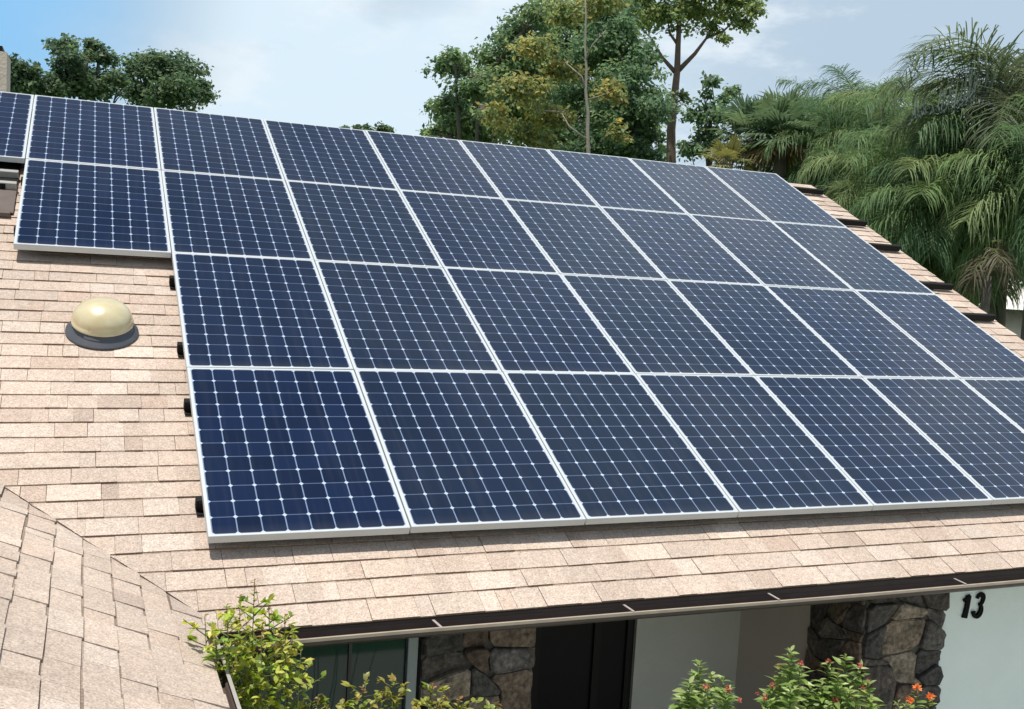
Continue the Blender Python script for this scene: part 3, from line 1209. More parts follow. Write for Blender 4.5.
def build_tree(name, label, base, lobes, leaf, dens, pal, bark, trunk_r, limbs=None, seed=1, group=None, clump=0.42, gap=0.5, cat='tree', trunk_path=None):
    """lobes: list of (centre, radii vector). Leaves gather in clumps near each lobe's surface."""
    rs = np.random.RandomState(seed)
    rg_ = random.Random(seed)
    base = Vector(base)
    root = empty(name, base)
    tag(root, label, cat, group)
    P, Nn, S, C = [], [], [], []
    top = max(l[0].z for l in lobes)
    cen = sum((l[0] for l in lobes), Vector()) / len(lobes)
    for (c, rad) in lobes:
        c = np.array(c - base)
        rad = np.array(rad, float)
        rm = rad.mean()
        nc = max(9, int(22 * dens * (rm / 0.7) ** 1.0))
        rad = rad * 1.12
        for _ in range(nc):
            d = rs.normal(size=3)
            d /= np.linalg.norm(d)
            if d[2] < -0.55:
                d[2] *= -0.3
            cc_ = c + d * rad * rs.uniform(0.2, 1.0)
            cr = rm * clump * rs.uniform(0.5, 1.35)
            nl = int(20 * (cr / leaf) ** 1.5 * rs.uniform(0.5, 1.0)) + 4
            q = rs.normal(size=(nl, 3))
            q /= np.linalg.norm(q, axis=1)[:, None]
            rr_ = cr * (rs.uniform(0.1, 1.0, size=(nl, 1)) ** 0.7 + np.abs(rs.normal(size=(nl, 1))) * 0.28)
            pp = cc_ + q * rr_ * np.array([1.15, 1.15, 0.7])
            nv = q * 0.6 + rs.normal(size=(nl, 3)) * 0.45 + np.array([0, 0, 0.55])
            nv /= np.linalg.norm(nv, axis=1)[:, None]
            pc = 2.6 * np.array(pal[rs.randint(len(pal))]) * rs.uniform(0.8, 1.2)
            oth = 2.6 * np.array(pal)[rs.randint(len(pal), size=nl)]
            cl_ = np.where(rs.uniform(size=(nl, 1)) < 0.4, oth, pc[None, :]) * rs.uniform(0.65, 1.35, size=(nl, 1))
            P.append(pp)
            Nn.append(nv)
            S.append(leaf * 0.92 * rs.uniform(0.4, 1.3, size=nl))
            C.append(cl_)
    P = np.concatenate(P)
    leaves_mesh('crown', P, np.concatenate(Nn), np.concatenate(S), np.concatenate(C), M_LEAF if True else None, root, seed=seed + 5)
    tb = MB()
    if trunk_path:
        pts = [Vector(p) - base for p in trunk_path]
    else:
        pts = [Vector((0, 0, 0))]
        tgt = cen - base
        for k in range(1, 6):
            f = k / 5
            pts.append(Vector((tgt.x * f ** 1.5 + rg_.uniform(-1, 1) * 0.12, tgt.y * f ** 1.5 + rg_.uniform(-1, 1) * 0.12, tgt.z * f)))
    n_ = len(pts)
    tb.tube(pts, [trunk_r * (1.25 if i == 0 else 1 - 0.72 * i / (n_ - 1)) for i in range(n_)], 9)
    L = limbs
    if L is None:
        L = []
        for (c, rad) in lobes:
            k = rg_.randint(max(1, n_ // 2), n_ - 1)
            L.append((pts[k] + base, c, 0.30))
    for (a, b, fr) in L:
        a_, b_ = Vector(a) - base, Vector(b) - base
        mid = (a_ + b_) * 0.5 + Vector((rg_.uniform(-.2, .2), rg_.uniform(-.2, .2), -0.06 * (b_ - a_).length))
        tb.tube([a_, mid, b_], [trunk_r * fr, trunk_r * fr * 0.7, trunk_r * fr * 0.25], 6)
        for _ in range(3):
            e = mid.lerp(b_, rg_.uniform(0.3, 0.9))
            dv_ = Vector((rg_.gauss(0, 1), rg_.gauss(0, 1), rg_.uniform(0, 1.2))).normalized() * (b_ - a_).length * 0.16
            tb.tube([e, e + dv_ * 0.5 + Vector((0, 0, 0.05)), e + dv_], [trunk_r * fr * 0.35, trunk_r * fr * 0.25, trunk_r * fr * 0.1], 5)
    tb.build('trunk', bark, root, smooth=True)
    return root


def lobe(px, py, rpx, dist, ddep=0.0, flat=0.85, wid=1.0):
    D = dist + ddep
    c = at(px, py, D)
    r_ = rpx * D / FPX
    return (c, (r_ * wid, r_ * max(wid, 1.0), r_ * flat))


def foot(px, py, D):
    p = at(px, py, D)
    return (p.x, p.y, 0)


GREEN = [(0.062, 0.090, 0.042), (0.078, 0.108, 0.046), (0.050, 0.076, 0.040), (0.092, 0.118, 0.048)]
DEEP = [(0.050, 0.080, 0.046), (0.062, 0.096, 0.050), (0.044, 0.070, 0.042), (0.074, 0.106, 0.052)]
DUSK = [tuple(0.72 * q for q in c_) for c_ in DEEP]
YELL = [(0.125, 0.122, 0.045), (0.105, 0.115, 0.046), (0.150, 0.132, 0.048), (0.080, 0.102, 0.045), (0.065, 0.092, 0.044)]
PINE = [(0.070, 0.100, 0.042), (0.10, 0.122, 0.046), (0.055, 0.082, 0.040), (0.115, 0.13, 0.05)]

D0 = 46
build_tree('oak_tree', 'dark green tree with two upright crowns beyond the left end of the roof', foot(85, 100, D0),
           [lobe(70, 62, 15, D0, -1.0), lobe(66, 48, 12, D0), lobe(98, 58, 12, D0, 1), lobe(94, 46, 8, D0, 1), lobe(80, 88, 20, D0), lobe(108, 85, 14, D0, 1.0), lobe(52, 92, 14, D0, -1), lobe(118, 86, 12, D0), lobe(84, 74, 12, D0, 1), lobe(62, 82, 14, D0)],
           0.14, 1.1, DUSK, M_BARK, 0.30, seed=21, clump=0.5)
build_tree('oak_tree', 'broad round-topped tree, rightmost of those beyond the left end of the roof', foot(165, 100, D0 + 3),
           [lobe(158, 72, 26, D0 + 3), lobe(138, 72, 15, D0 + 3, -1), lobe(182, 75, 17, D0 + 3, 1), lobe(162, 62, 12, D0 + 3, -1), lobe(196, 95, 16, D0 + 3, 0), lobe(140, 96, 20, D0 + 3, 1), lobe(170, 98, 22, D0 + 3, -1.5), lobe(206, 86, 6, D0 + 3)],
           0.14, 1.1, DUSK, M_BARK, 0.34, seed=22, clump=0.46)
build_tree('oak_tree', 'low dark tree beside the chimney at the far left', foot(25, 100, D0 - 2),
           [lobe(20, 74, 14, D0 - 2), lobe(30, 88, 16, D0 - 2, 1), lobe(8, 62, 9, D0 - 2), lobe(10, 86, 14, D0 - 2), lobe(48, 88, 10, D0 - 2, 1)],
           0.14, 1.1, DUSK, M_BARK, 0.25, seed=23, clump=0.5)
for i, (px, py, rp, dd) in enumerate(((352, 128, 5, 80), (372, 127, 5, 80), (388, 129, 6, 84))):
    pass
build_tree('distant_tree', 'tiny distant treetop just showing over the middle of the array', foot(372, 130, 80),
           [lobe(346, 130, 3.5, 80), lobe(357, 129, 3.5, 80, 1), lobe(366, 128, 3, 80), lobe(382, 129, 5, 80, -1), lobe(390, 130, 4, 80), lobe(372, 146, 18, 80)],
           0.2, 1.0, DUSK, M_BARK, 0.3, seed=24, clump=0.6)

D1 = 27
build_tree('broadleaf_tree', 'dense dark green tree at the left of the tall group behind the array', foot(480, 140, D1),
           [lobe(455, 68, 22, D1), lobe(478, 92, 26, D1, -1), lobe(448, 108, 20, D1, .5), lobe(500, 62, 28, D1, 1), lobe(520, 38, 26, D1, 1.5), lobe(470, 130, 32, D1, 0.5),
            lobe(436, 132, 12, D1), lobe(540, 70, 30, D1, 2), lobe(515, 110, 34, D1, 1.5), lobe(455, 58, 10, D1, -1), lobe(535, 15, 18, D1, 1)],
           0.095, 1.2, GREEN + DEEP, M_BARK, 0.28, seed=31)
D2 = 24
build_tree('yellowing_tree', 'sparse tree turning yellow with a thin pale bare trunk', foot(586, 160, D2),
           [lobe(540, 52, 20, D2), lobe(525, 90, 26, D2, -.6), lobe(498, 118, 18, D2), lobe(522, 138, 22, D2, .5), lobe(560, 74, 18, D2, .8), lobe(565, 20, 22, D2, .7), lobe(600, 6, 20, D2, .9),
            lobe(610, 95, 15, D2, .6), lobe(612, 135, 14, D2, .4), lobe(548, 120, 22, D2, .9), lobe(545, 152, 18, D2, .3)],
           0.09, 1.0, YELL, M_BARKP, 0.055, seed=32, clump=0.5,
           trunk_path=[foot(588, 155, D2), at(588.5, 155, D2), at(587.5, 130, D2), at(588, 112, D2), at(585.5, 90, D2), at(586.5, 68, D2), at(585, 45, D2), at(586, 15, D2), at(584, -25, D2)],
           limbs=[(at(587, 140, D2), at(560, 110, D2), 0.5), (at(585, 88, D2), at(565, 62, D2), 0.5), (at(586, 60, D2), at(606, 30, D2), 0.4), (at(586, 100, D2), at(611, 92, D2), .3), (at(560, 112, D2), at(525, 105, D2), .35)])
D3 = 29
build_tree('broadleaf_tree', 'deep green round-leaved tree in the middle of the tall group behind the array', foot(630, 150, D3),
           [lobe(600, 60, 32, D3, 1), lobe(630, 78, 26, D3, -1), lobe(622, 40, 26, D3), lobe(640, 60, 18, D3, .5), lobe(640, 112, 30, D3, -1), lobe(610, 122, 28, D3), lobe(644, 98, 17, D3, .5), lobe(648, 140, 18, D3), lobe(625, 150, 26, D3, -.6), lobe(590, 150, 24, D3), lobe(648, 158, 20, D3, -.5),
            lobe(612, 15, 26, D3, .6), lobe(570, 100, 26, D3, 2)],
           0.10, 1.2, DEEP, M_BARK, 0.28, seed=33)
D6 = 40
build_tree('broadleaf_tree', 'mass of shaded foliage of the rearmost tree, seen through the gaps of the tall group', foot(580, 150, D6),
           [lobe(px_, py_, r_, D6, dd_) for (px_, py_, r_, dd_) in ((560, 50, 34, 0), (600, 35, 34, 1), (590, 100, 38, 0), (622, 70, 30, -1), (624, 125, 30, 0), (530, 85, 36, 1), (495, 105, 34, 0), (470, 125, 34, -1), (655, 156, 13, 1), (610, 130, 36, 0), (540, 130, 38, 0), (600, 5, 34, 0), (545, 20, 24, 1), (632, 18, 24, 1))],
           0.15, 0.85, GREEN + DEEP, M_BARK, 0.35, seed=36)
D4 = 33
pt = [foot(678, 150, D4), at(671, 165, D4), at(671, 130, D4), at(674, 100, D4), at(677, 72, D4), at(678, 45, D4), at(680, 10, D4), at(684, -30, D4)]
build_tree('pine_tree', 'tall pine with forked reddish trunk and open crown rising out of frame', foot(678, 150, D4),
           [lobe(640, 12, 22, D4, .5), lobe(665, 18, 20, D4, -.5), lobe(690, 12, 22, D4, .6), lobe(712, 28, 13, D4), lobe(728, 15, 14, D4, 1), lobe(742, 24, 11, D4), lobe(752, 12, 11, D4, -.6), lobe(705, -5, 26, D4), lobe(725, 40, 7, D4, -.4),
            lobe(735, -8, 20, D4), lobe(665, -20, 34, D4), lobe(740, 2, 14, D4), lobe(684, 98, 8, D4, .2)],
           0.10, 0.75, PINE, M_BARKR, 0.175, seed=34, clump=0.5, trunk_path=pt,
           limbs=[(at(677, 72, D4), at(714, 28, D4), .48), (at(706, 38, D4), at(738, 18, D4), .3), (at(675, 72, D4), at(651, 38, D4), .45), (at(655, 45, D4), at(640, 28, D4), .25), (at(678, 45, D4), at(668, 20, D4), .3), (at(679, 25, D4), at(692, 5, D4), .3), (at(676, 85, D4), at(684, 98, D4), .2)])
D5 = 31
build_tree('broadleaf_tree', 'small airy tree standing between the pine trunk and the palms', foot(715, 150, D5),
           [lobe(712, 84, 8, D5), lobe(732, 94, 10, D5, .5), lobe(700, 118, 15, D5), lobe(722, 115, 14, D5, -.5), lobe(706, 140, 18, D5, .4), lobe(726, 100, 7, D5), lobe(705, 96, 6, D5), lobe(690, 150, 14, D5)],
           0.11, 1.0, DEEP, M_BARK, 0.14, seed=35, clump=0.5)


# ------------------------------------------------------------------ palms
def frond_geo(V, F, C, org, az, el, length, droop, nleaf, lw, ll, hang, col, rs, roll=0.0):
    """Feather frond: drooping rachis with long narrow leaflets on both sides."""
    ns = 12
    pts = []
    p = np.array(org, float)
    e = el
    step = length / ns
    for i in range(ns + 1):
        pts.append(p.copy())
        d = np.array([math.cos(az) * math.cos(e), math.sin(az) * math.cos(e), math.sin(e)])
        p = p + d * step
        e -= droop / ns * (0.5 + 1.2 * i / ns)
    pts = np.array(pts)
    side = np.array([-math.sin(az), math.cos(az), 0.0])

    def addquad(a, b, c, d, cc_):
        k = len(V)
        V.extend((a, b, c, d))
        F.append((k, k + 1, k + 2, k + 3))
        C.append(cc_)

    def addtri(a, b, c, cc_):
        k = len(V)
        V.extend((a, b, c))
        F.append((k, k + 1, k + 2))
        C.append(cc_)
    rc_ = (0.12, 0.14, 0.05)
    for i in range(ns):                        # rachis as a small ridge
        w0 = 0.022 * (1 - i / ns) + 0.004
        w1 = 0.022 * (1 - (i + 1) / ns) + 0.004
        upv = np.array([0, 0, 1.0])
        a, b = pts[i], pts[i + 1]
        addquad(a - side * w0, b - side * w1, b + upv * w1, a + upv * w0, rc_)
        addquad(a + upv * w0, b + upv * w1, b + side * w1, a + side * w0, rc_)
    for j in range(nleaf):
        t = 0.14 + 0.86 * (j + rs.uniform(-.3, .3)) / nleaf
        t = min(max(t, 0.1), 0.995)
        i = min(int(t * ns), ns - 1)
        q = pts[i] + (pts[i + 1] - pts[i]) * (t * ns - i)
        tg = pts[i + 1] - pts[i]
        tg /= np.linalg.norm(tg)
        upn = np.cross(tg, side)
        if upn[2] < 0:
            upn = -upn
        L = ll * (0.45 + 0.75 * math.sin(math.pi * min(1, t * 0.85 + 0.12))) * rs.uniform(0.8, 1.1)
        for sg in (-1, 1):
            d = tg * rs.uniform(0.35, 0.85) + side * sg * rs.uniform(0.6, 1.05) + upn * rs.uniform(-0.3, 0.7)
            d /= np.linalg.norm(d)
            wv = np.cross(d, upn + side * sg * 0.3)
            wv /= np.linalg.norm(wv) + 1e-9
            wv *= lw * rs.uniform(0.8, 1.15)
            g = rs.uniform(0.7, 1.3)
            cc_ = (col[0] * g, col[1] * g, col[2] * g)
            h = hang * rs.uniform(0.4, 1.3)
            p1 = q + d * L * 0.38 + np.array([0, 0, -h * L * 0.10])
            p2 = q + d * L * 0.70 + np.array([0, 0, -h * L * 0.36])
            p3 = q + d * L * 0.90 + np.array([0, 0, -h * L * 0.80])
            addquad(q - wv * 0.4, p1 - wv, p1 + wv, q + wv * 0.4, cc_)
            addquad(p1 - wv, p2 - wv * 0.8, p2 + wv * 0.8, p1 + wv, cc_)
            addtri(p2 - wv * 0.8, p3, p2 + wv * 0.8, cc_)
    return pts


def feather_palm(label, crown, nfr, length, seed, pal, ll=0.5, hang=0.7, lw=0.011, nleaf=46, tr=0.09, fixed=(), group='feather palms beside the house', droop=(1.3, 2.2), bark=None):
    rs = np.random.RandomState(seed)
    crown = Vector(crown)
    base = Vector((crown.x + rs.uniform(-.3, .3), crown.y + rs.uniform(-.3, .3), 0))
    root = empty('palm_tree', base)
    tag(root, label, 'palm', group)
    V, F, C = [], [], []
    o_ = np.array(crown - base)
    for k in range(nfr):
        az = 2.39996 * k + rs.uniform(-.25, .25)
        f = k / max(1, nfr - 1)
        el = R(82) - f * R(95) + rs.uniform(-.12, .12)
        col = pal[rs.randint(len(pal))]
        frond_geo(V, F, C, o_ + np.array([math.cos(az), math.sin(az), 0]) * 0.05, az, el, length * rs.uniform(0.8, 1.1) * (0.75 + 0.25 * math.sin(math.pi * min(1, f + .25))),
                  rs.uniform(*droop), nleaf, lw, ll, hang, col, rs)
    for (az, el, ln, dr, col, hg) in fixed:
        frond_geo(V, F, C, o_, az, el, ln, dr, int(nleaf * 1.1), lw, ll * 1.1, hg, col, rs)
    mesh_obj('crown', V, F, M_PALM, root, cols=C)
    tb = MB()
    n_ = 12
    pts = [Vector((0, 0, 0)).lerp(crown - base, i / n_) + Vector((0.05 * math.sin(i * 0.5 + seed), 0.03 * math.cos(i * 0.7), 0)) for i in range(n_ + 1)]
    pts[-1] = crown - base
    tb.tube(pts, [tr * (1.25 if i == 0 else 1.0 + 0.06 * (i % 2)) for i in range(n_ + 1)], 10)
    tb.build('trunk', bark or M_BARK, root, smooth=True)
    return root


def fan_palm(label, crown, nfr, rad, pet, seed, pal, tr=0.13):
    rs = np.random.RandomState(seed)
    crown = Vector(crown)
    base = Vector((crown.x, crown.y, 0))
    root = empty('fan_palm', base)
    tag(root, label, 'palm', 'fan palms beyond the roof edge')
    V, F, C = [], [], []
    o_ = np.array(crown - base)
    for k in range(nfr):
        az = 2.39996 * k + rs.uniform(-.2, .2)
        f = k / (nfr - 1)
        el = R(80) - f * R(120) + rs.uniform(-.1, .1)
        d = np.array([math.cos(az) * math.cos(el), math.sin(az) * math.cos(el), math.sin(el)])
        side = np.array([-math.sin(az), math.cos(az), 0.0])
        upn = np.cross(side, d) * -1
        tip = o_ + d * pet * rs.uniform(0.8, 1.15)
        k0 = len(V)
        V.extend((o_ - side * 0.012, tip - side * 0.008, tip + side * 0.008, o_ + side * 0.012))
        F.append((k0, k0 + 1, k0 + 2, k0 + 3))
        C.append((0.12, 0.13, 0.05))
        col = pal[rs.randint(len(pal))]
        if f > 0.82:
            col = (0.22, 0.16, 0.09)
        nb_ = 24
        for j in range(nb_):
            a = R(-125 + 250 * j / (nb_ - 1)) + rs.uniform(-.04, .04)
            e = d * math.cos(a) + side * math.sin(a)
            L = rad * (0.72 + 0.28 * math.cos(a)) * rs.uniform(0.85, 1.08)
            wv = np.cross(e, upn)
            wv = wv / (np.linalg.norm(wv) + 1e-9) * rad * 0.045
            g = rs.uniform(0.75, 1.25)
            cc_ = (col[0] * g, col[1] * g, col[2] * g)
            p1 = tip + e * L * 0.55
            p2 = tip + e * L + np.array([0, 0, -0.22 * L * rs.uniform(.5, 1.5)])
            k0 = len(V)
            V.extend((tip, p1 - wv, p2, p1 + wv))
            F.append((k0, k0 + 1, k0 + 2, k0 + 3))
            C.append(cc_)
    mesh_obj('crown', V, F, M_PALM, root, cols=C)
    tb = MB()
    n_ = 10
    tb.tube([Vector((0, 0, 0)).lerp(crown - base, i / n_) for i in range(n_ + 1)], [tr * (1.1 + 0.1 * (i % 2)) for i in range(n_ + 1)], 10)
    tb.build('trunk', M_BARK, root, smooth=True)
    return root


PGR = [(0.145, 0.225, 0.10), (0.18, 0.26, 0.11), (0.12, 0.195, 0.095), (0.24, 0.30, 0.14)]
PGD = [(0.115, 0.19, 0.092), (0.145, 0.22, 0.10), (0.095, 0.165, 0.085)]
PGB = [(0.14, 0.17, 0.10), (0.125, 0.16, 0.09), (0.12, 0.155, 0.075)]

fan_palm('rounded fan palm nearest the pine trunk, behind the array corner', at(752, 140, 28), 28, 0.85, 0.65, 41, [(0.12, 0.18, 0.10), (0.145, 0.205, 0.11), (0.10, 0.155, 0.09)])
fan_palm('fan palm with browning lower leaves, right beside the feather palms', at(783, 138, 27), 28, 0.85, 0.65, 42, [(0.125, 0.185, 0.10), (0.15, 0.21, 0.105), (0.105, 0.16, 0.09)])
fan_palm('low yellow-green fan palm just above the array corner', at(727, 164, 26), 18, 0.5, 0.35, 43, [(0.22, 0.22, 0.08), (0.16, 0.19, 0.08)])

palms = [  # px, py, distance, fronds, length, label
    (862, 128, 21, 30, 1.7, 'feather palm with a rounded top, standing out against the sky'),
    (822, 135, 23, 28, 1.6, 'grey-green feather palm right of the fan palms'),
    (902, 148, 19, 30, 1.9, 'full feather palm left of the tallest palm'),
    (848, 178, 19, 30, 1.8, 'dark feather palm behind the upper right roof edge'),
    (908, 205, 17, 32, 1.9, 'drooping feather palm behind the middle of the right roof edge'),
    (955, 180, 17, 32, 2.0, 'broad feather palm under the tallest palm'),
    (1000, 190, 15.5, 32, 1.9, 'feather palm at the right photo edge with bright tips'),
    (945, 222, 15, 30, 1.5, 'low feather palm nearest the lower right roof edge'),
    (800, 165, 21, 26, 1.5, 'small feather palm just past the array corner'),
    (905, 250, 17.5, 24, 1.3, 'small dark feather palm low behind the middle of the right roof edge'),
    (950, 262, 15.5, 24, 1.1, 'lowest feather palm, fronds brushing the roof edge near the white house'),
    (1008, 238, 16.5, 26, 1.3, 'shaggy feather palm above the white house wall'),
    (985, 225, 18, 26, 1.5, 'deep green feather palm between the tallest palm and the white house'),
    (870, 215, 20, 24, 1.4, 'small feather palm in the shade behind the upper right roof edge'),
    (1045, 205, 14.5, 28, 1.5, 'feather palm half cut off by the right photo edge'),
]
for i, (px, py, D, nf, ln, lb) in enumerate(palms):
    feather_palm(lb, at(px, py, D * 1.4), nf, ln * 1.4, 60 + i, PGR if i % 3 else PGD, ll=0.66, hang=0.95, lw=0.0105, nleaf=80)
big = at(1018, 125, 21.7)
azl = math.atan2(-RIGHT.y, -RIGHT.x)
feather_palm('tallest feather palm with arching blue-grey fronds against the sky', big, 26, 2.4, 88, PGB + PGR[:1], ll=0.82, hang=0.55, lw=0.0135, nleaf=64,
             fixed=[(azl + 0.25, R(14), 2.4, 0.8, (0.12, 0.15, 0.14), -0.35), (azl - 0.2, R(55), 3.3, 2.5, (0.14, 0.18, 0.09), 0.6), (azl + 0.1, R(66), 3.4, 2.6, (0.12, 0.165, 0.085), 0.5), (azl - 0.5, R(30), 2.5, 1.6, (0.13, 0.16, 0.09), 0.5), (azl + 0.1, R(76), 3.1, 2.3, (0.14, 0.18, 0.09), 0.4)])


# dead hanging fronds on a trunk at the far right
def skirted():
    c = at(990, 258, 19.0)
    rs = np.random.RandomState(5)
    base = Vector((c.x, c.y, 0))
    root = empty('palm_tree', base)
    tag(root, 'palm trunk with hanging brown dead leaves beside the lower right roof edge', 'palm')
    V, F, C = [], [], []
    o_ = np.array(c - base)
    for k in range(8):
        az = 2.4 * k
        pale = rs.uniform(0, 1)
        col = (0.10 + 0.10 * pale, 0.09 + 0.09 * pale, 0.06 + 0.06 * pale)
        frond_geo(V, F, C, o_ + np.array([0, 0, rs.uniform(-.3, .35)]), az, R(15), rs.uniform(0.45, 0.75), 3.2, 20, 0.012, 0.30, 1.1, col, rs)
    mesh_obj('dead_leaves', V, F, M_PALM, root, cols=C)
    tb = MB()
    n_ = 14
    tb.tube([Vector((0, 0, (c.z - 0.3) * i / n_)) for i in range(n_ + 1)], [0.07 + 0.008 * (i % 2) for i in range(n_ + 1)], 10)
    tb.build('trunk', M_BARK, root, smooth=True)


skirted()

# ------------------------------------------------------------------ neighbour's house through the palms
nh0 = at(970, 300, 36)
nhh = empty('neighbour_house', (nh0.x, nh0.y, 0))
tag(nhh, 'white walled house glimpsed behind the palms at the right', 'house')
nhh.rotation_euler = (0, 0, R(-40))
nbm = MB()
nbm.box(-1.5, 12, 0, 8, 0, 2.5)
nbm.build('wall', M_WHITEW, nhh)
nr = MB()
nr.poly([(-2.1, -0.6, 2.5), (12.6, -0.6, 2.5), (12.6, 4, 4.7), (-2.1, 4, 4.7)])
nr.poly([(-2.1, 8.6, 2.5), (-2.1, 4, 4.7), (12.6, 4, 4.7), (12.6, 8.6, 2.5)])
nr.poly([(-2.1, -0.6, 2.5), (-2.1, 4, 4.7), (-2.1, 8.6, 2.5)])
nr.poly([(12.6, -0.6, 2.5), (12.6, 8.6, 2.5), (12.6, 4, 4.7)])
nr.poly([(-2.1, -0.6, 3.745), (-2.1, 8.6, 3.745), (12.6, 8.6, 3.745), (12.6, -0.6, 3.745)])
nr.build('roof', M_NROOF, nhh)
for k in range(3):
    wn_ = MB()
    wn_.box(1 + k * 3.5, 2.4 + k * 3.5, -0.03, -0.005, 1.2, 2.6)
    wn_.build('window', gmt, nhh)


# ------------------------------------------------------------------ shrubs by the house
def leaf_blade(V, F, C, p, d, up, L, wd, col, curl=0.25):
    """A folded, pointed leaf of six faces."""
    d = d.normalized()
    s = d.cross(up)
    if s.length < 1e-4:
        s = d.orthogonal()
    s.normalize()
    n = s.cross(d)
    k = len(V)
    prof = ((0.0, 0.12), (0.3, 0.9), (0.62, 0.8), (1.0, 0.0))
    for (t, ww) in prof:
        c = p + d * L * t - n * (curl * L * t * t)
        V.append(c)
        V.append(c + s * wd * 0.5 * ww + n * wd * 0.16 * ww)
        V.append(c - s * wd * 0.5 * ww + n * wd * 0.16 * ww)
    for i in range(3):
        a, b = k + i * 3, k + (i + 1) * 3
        F.append((a, b, b + 1, a + 1))
        C.append(col)
        F.append((a, a + 2, b + 2, b))
        C.append(tuple(q * 0.93 for q in col))


def flower_head(V, F, C, p, r_, cols, rg_):
    for _ in range(22):
        d = Vector((rg_.gauss(0, 1), rg_.gauss(0, 1), rg_.gauss(0.4, 0.8))).normalized()
        leaf_blade(V, F, C, p + d * r_ * 0.25, d, Vector((rg_.gauss(0, 1), rg_.gauss(0, 1), 1)), r_ * rg_.uniform(0.7, 1.1), r_ * 0.5, rg_.choice(cols), 0.1)


def shrub(name, label, base, tips, leafL, leafW, cols, tipcols, seed, per=20, reach=0.45, flowers=None, fr=0.02, whorl=False, spread=0.0, fprob=0.36):
    rg_ = random.Random(seed)
    base = Vector(base)
    root = empty(name, base)
    tag(root, label, 'shrub')
    V, F, C = [], [], []
    heads = []
    st = MB()
    for (tp, ln, dens) in tips:
        tp = Vector(tp) - base
        b0 = Vector((rg_.uniform(-.08, .08), rg_.uniform(-.08, .08), 0))
        k1 = b0.lerp(tp, 0.55) + Vector((rg_.uniform(-.06, .06), rg_.uniform(-.06, .06), 0))
        n_ = 9
        path = []
        for i in range(n_ + 1):
            t = i / n_
            path.append((b0 * (1 - t) ** 2 + k1 * 2 * t * (1 - t) + tp * t * t) + Vector((0.012 * math.sin(i * 1.7 + seed), 0.012 * math.cos(i * 2.1), 0)))
        st.tube(path, [0.008 * (1 - i / n_) ** 1.5 + 0.0018 for i in range(n_ + 1)], 6)
        tot = (tp - b0).length
        nl = int(per * dens)
        for j in range(nl):
            back = ln * (j / nl) ** 1.05 * 1.0
            t = max(0.02, 1 - back / tot)
            f = t * n_
            i = min(int(f), n_ - 1)
            p = path[i].lerp(path[i + 1], f - i)
            ax_ = (path[i + 1] - path[i]).normalized()
            az = j * 2.4 + rg_.uniform(-.4, .4)
            o1 = ax_.orthogonal().normalized()
            o2 = ax_.cross(o1)
            d = (o1 * math.cos(az) + o2 * math.sin(az)) * rg_.uniform(0.8, 1.1) + ax_ * rg_.uniform(0.15, 0.8)
            g = rg_.uniform(0.75, 1.25)
            young = back < ln * 0.16
            cbase = rg_.choice(tipcols if (young and tipcols) else cols)
            col_ = tuple(q * g for q in cbase)
            Lf = leafL * rg_.uniform(0.65, 1.15) * (0.6 if young else 1.0)
            # side twig with a spray of leaves
            if not whorl and not young and rg_.random() < 0.6:
                tw = d.normalized() * rg_.uniform(0.03, 0.11) * (1 + spread)
                st.tube([p, p + tw], [0.003, 0.0015], 4, False)
                for q in range(rg_.randint(3, 6)):
                    pp = p + tw * rg_.uniform(0.45, 1.0)
                    dd = (d.normalized() + Vector((rg_.gauss(0, .8), rg_.gauss(0, .8), rg_.gauss(0.1, .6)))).normalized()
                    leaf_blade(V, F, C, pp, dd, Vector((rg_.gauss(0, .35), rg_.gauss(0, .35), 1)), Lf * rg_.uniform(.7, 1.1), leafW * rg_.uniform(.8, 1.1), tuple(z * rg_.uniform(.85, 1.15) for z in col_), rg_.uniform(0.05, 0.35))
            else:
                leaf_blade(V, F, C, p, d, Vector((rg_.gauss(0, .3), rg_.gauss(0, .3), 1)), Lf, leafW * Lf / leafL, col_, rg_.uniform(0.1, 0.45))
        if flowers and rg_.random() < fprob:
            heads.append((tp + Vector((0, 0, fr * 0.8)), fr))
            for _ in range(rg_.randint(0, 1)):
                q = tp + Vector((rg_.gauss(0, .05), rg_.gauss(0, .05), rg_.uniform(-.08, .0)))
                st.tube([tp - Vector((0, 0, 0.1)), q], [0.002, 0.0015], 4, False)
                heads.append((q, fr * rg_.uniform(0.5, 0.9)))
    mesh_obj('foliage', V, F, M_GLOSS, root, cols=C)
    for (hp, hr) in heads:
        fV, fF, fC = [], [], []
        flower_head(fV, fF, fC, Vector(), hr, flowers, rg_)
        fo = mesh_obj('flower', fV, fF, M_PETAL, root, cols=fC)
        fo.location = hp
    st.build('stem', M_STEM, root, smooth=True)
    return root


def aty(px, py, y):
    d = FWD + RIGHT * ((px - 512) / FPX) + DOWN * ((py - 354.5) / FPX)
    return CAM + d * ((y - CAM.y) / d.y)


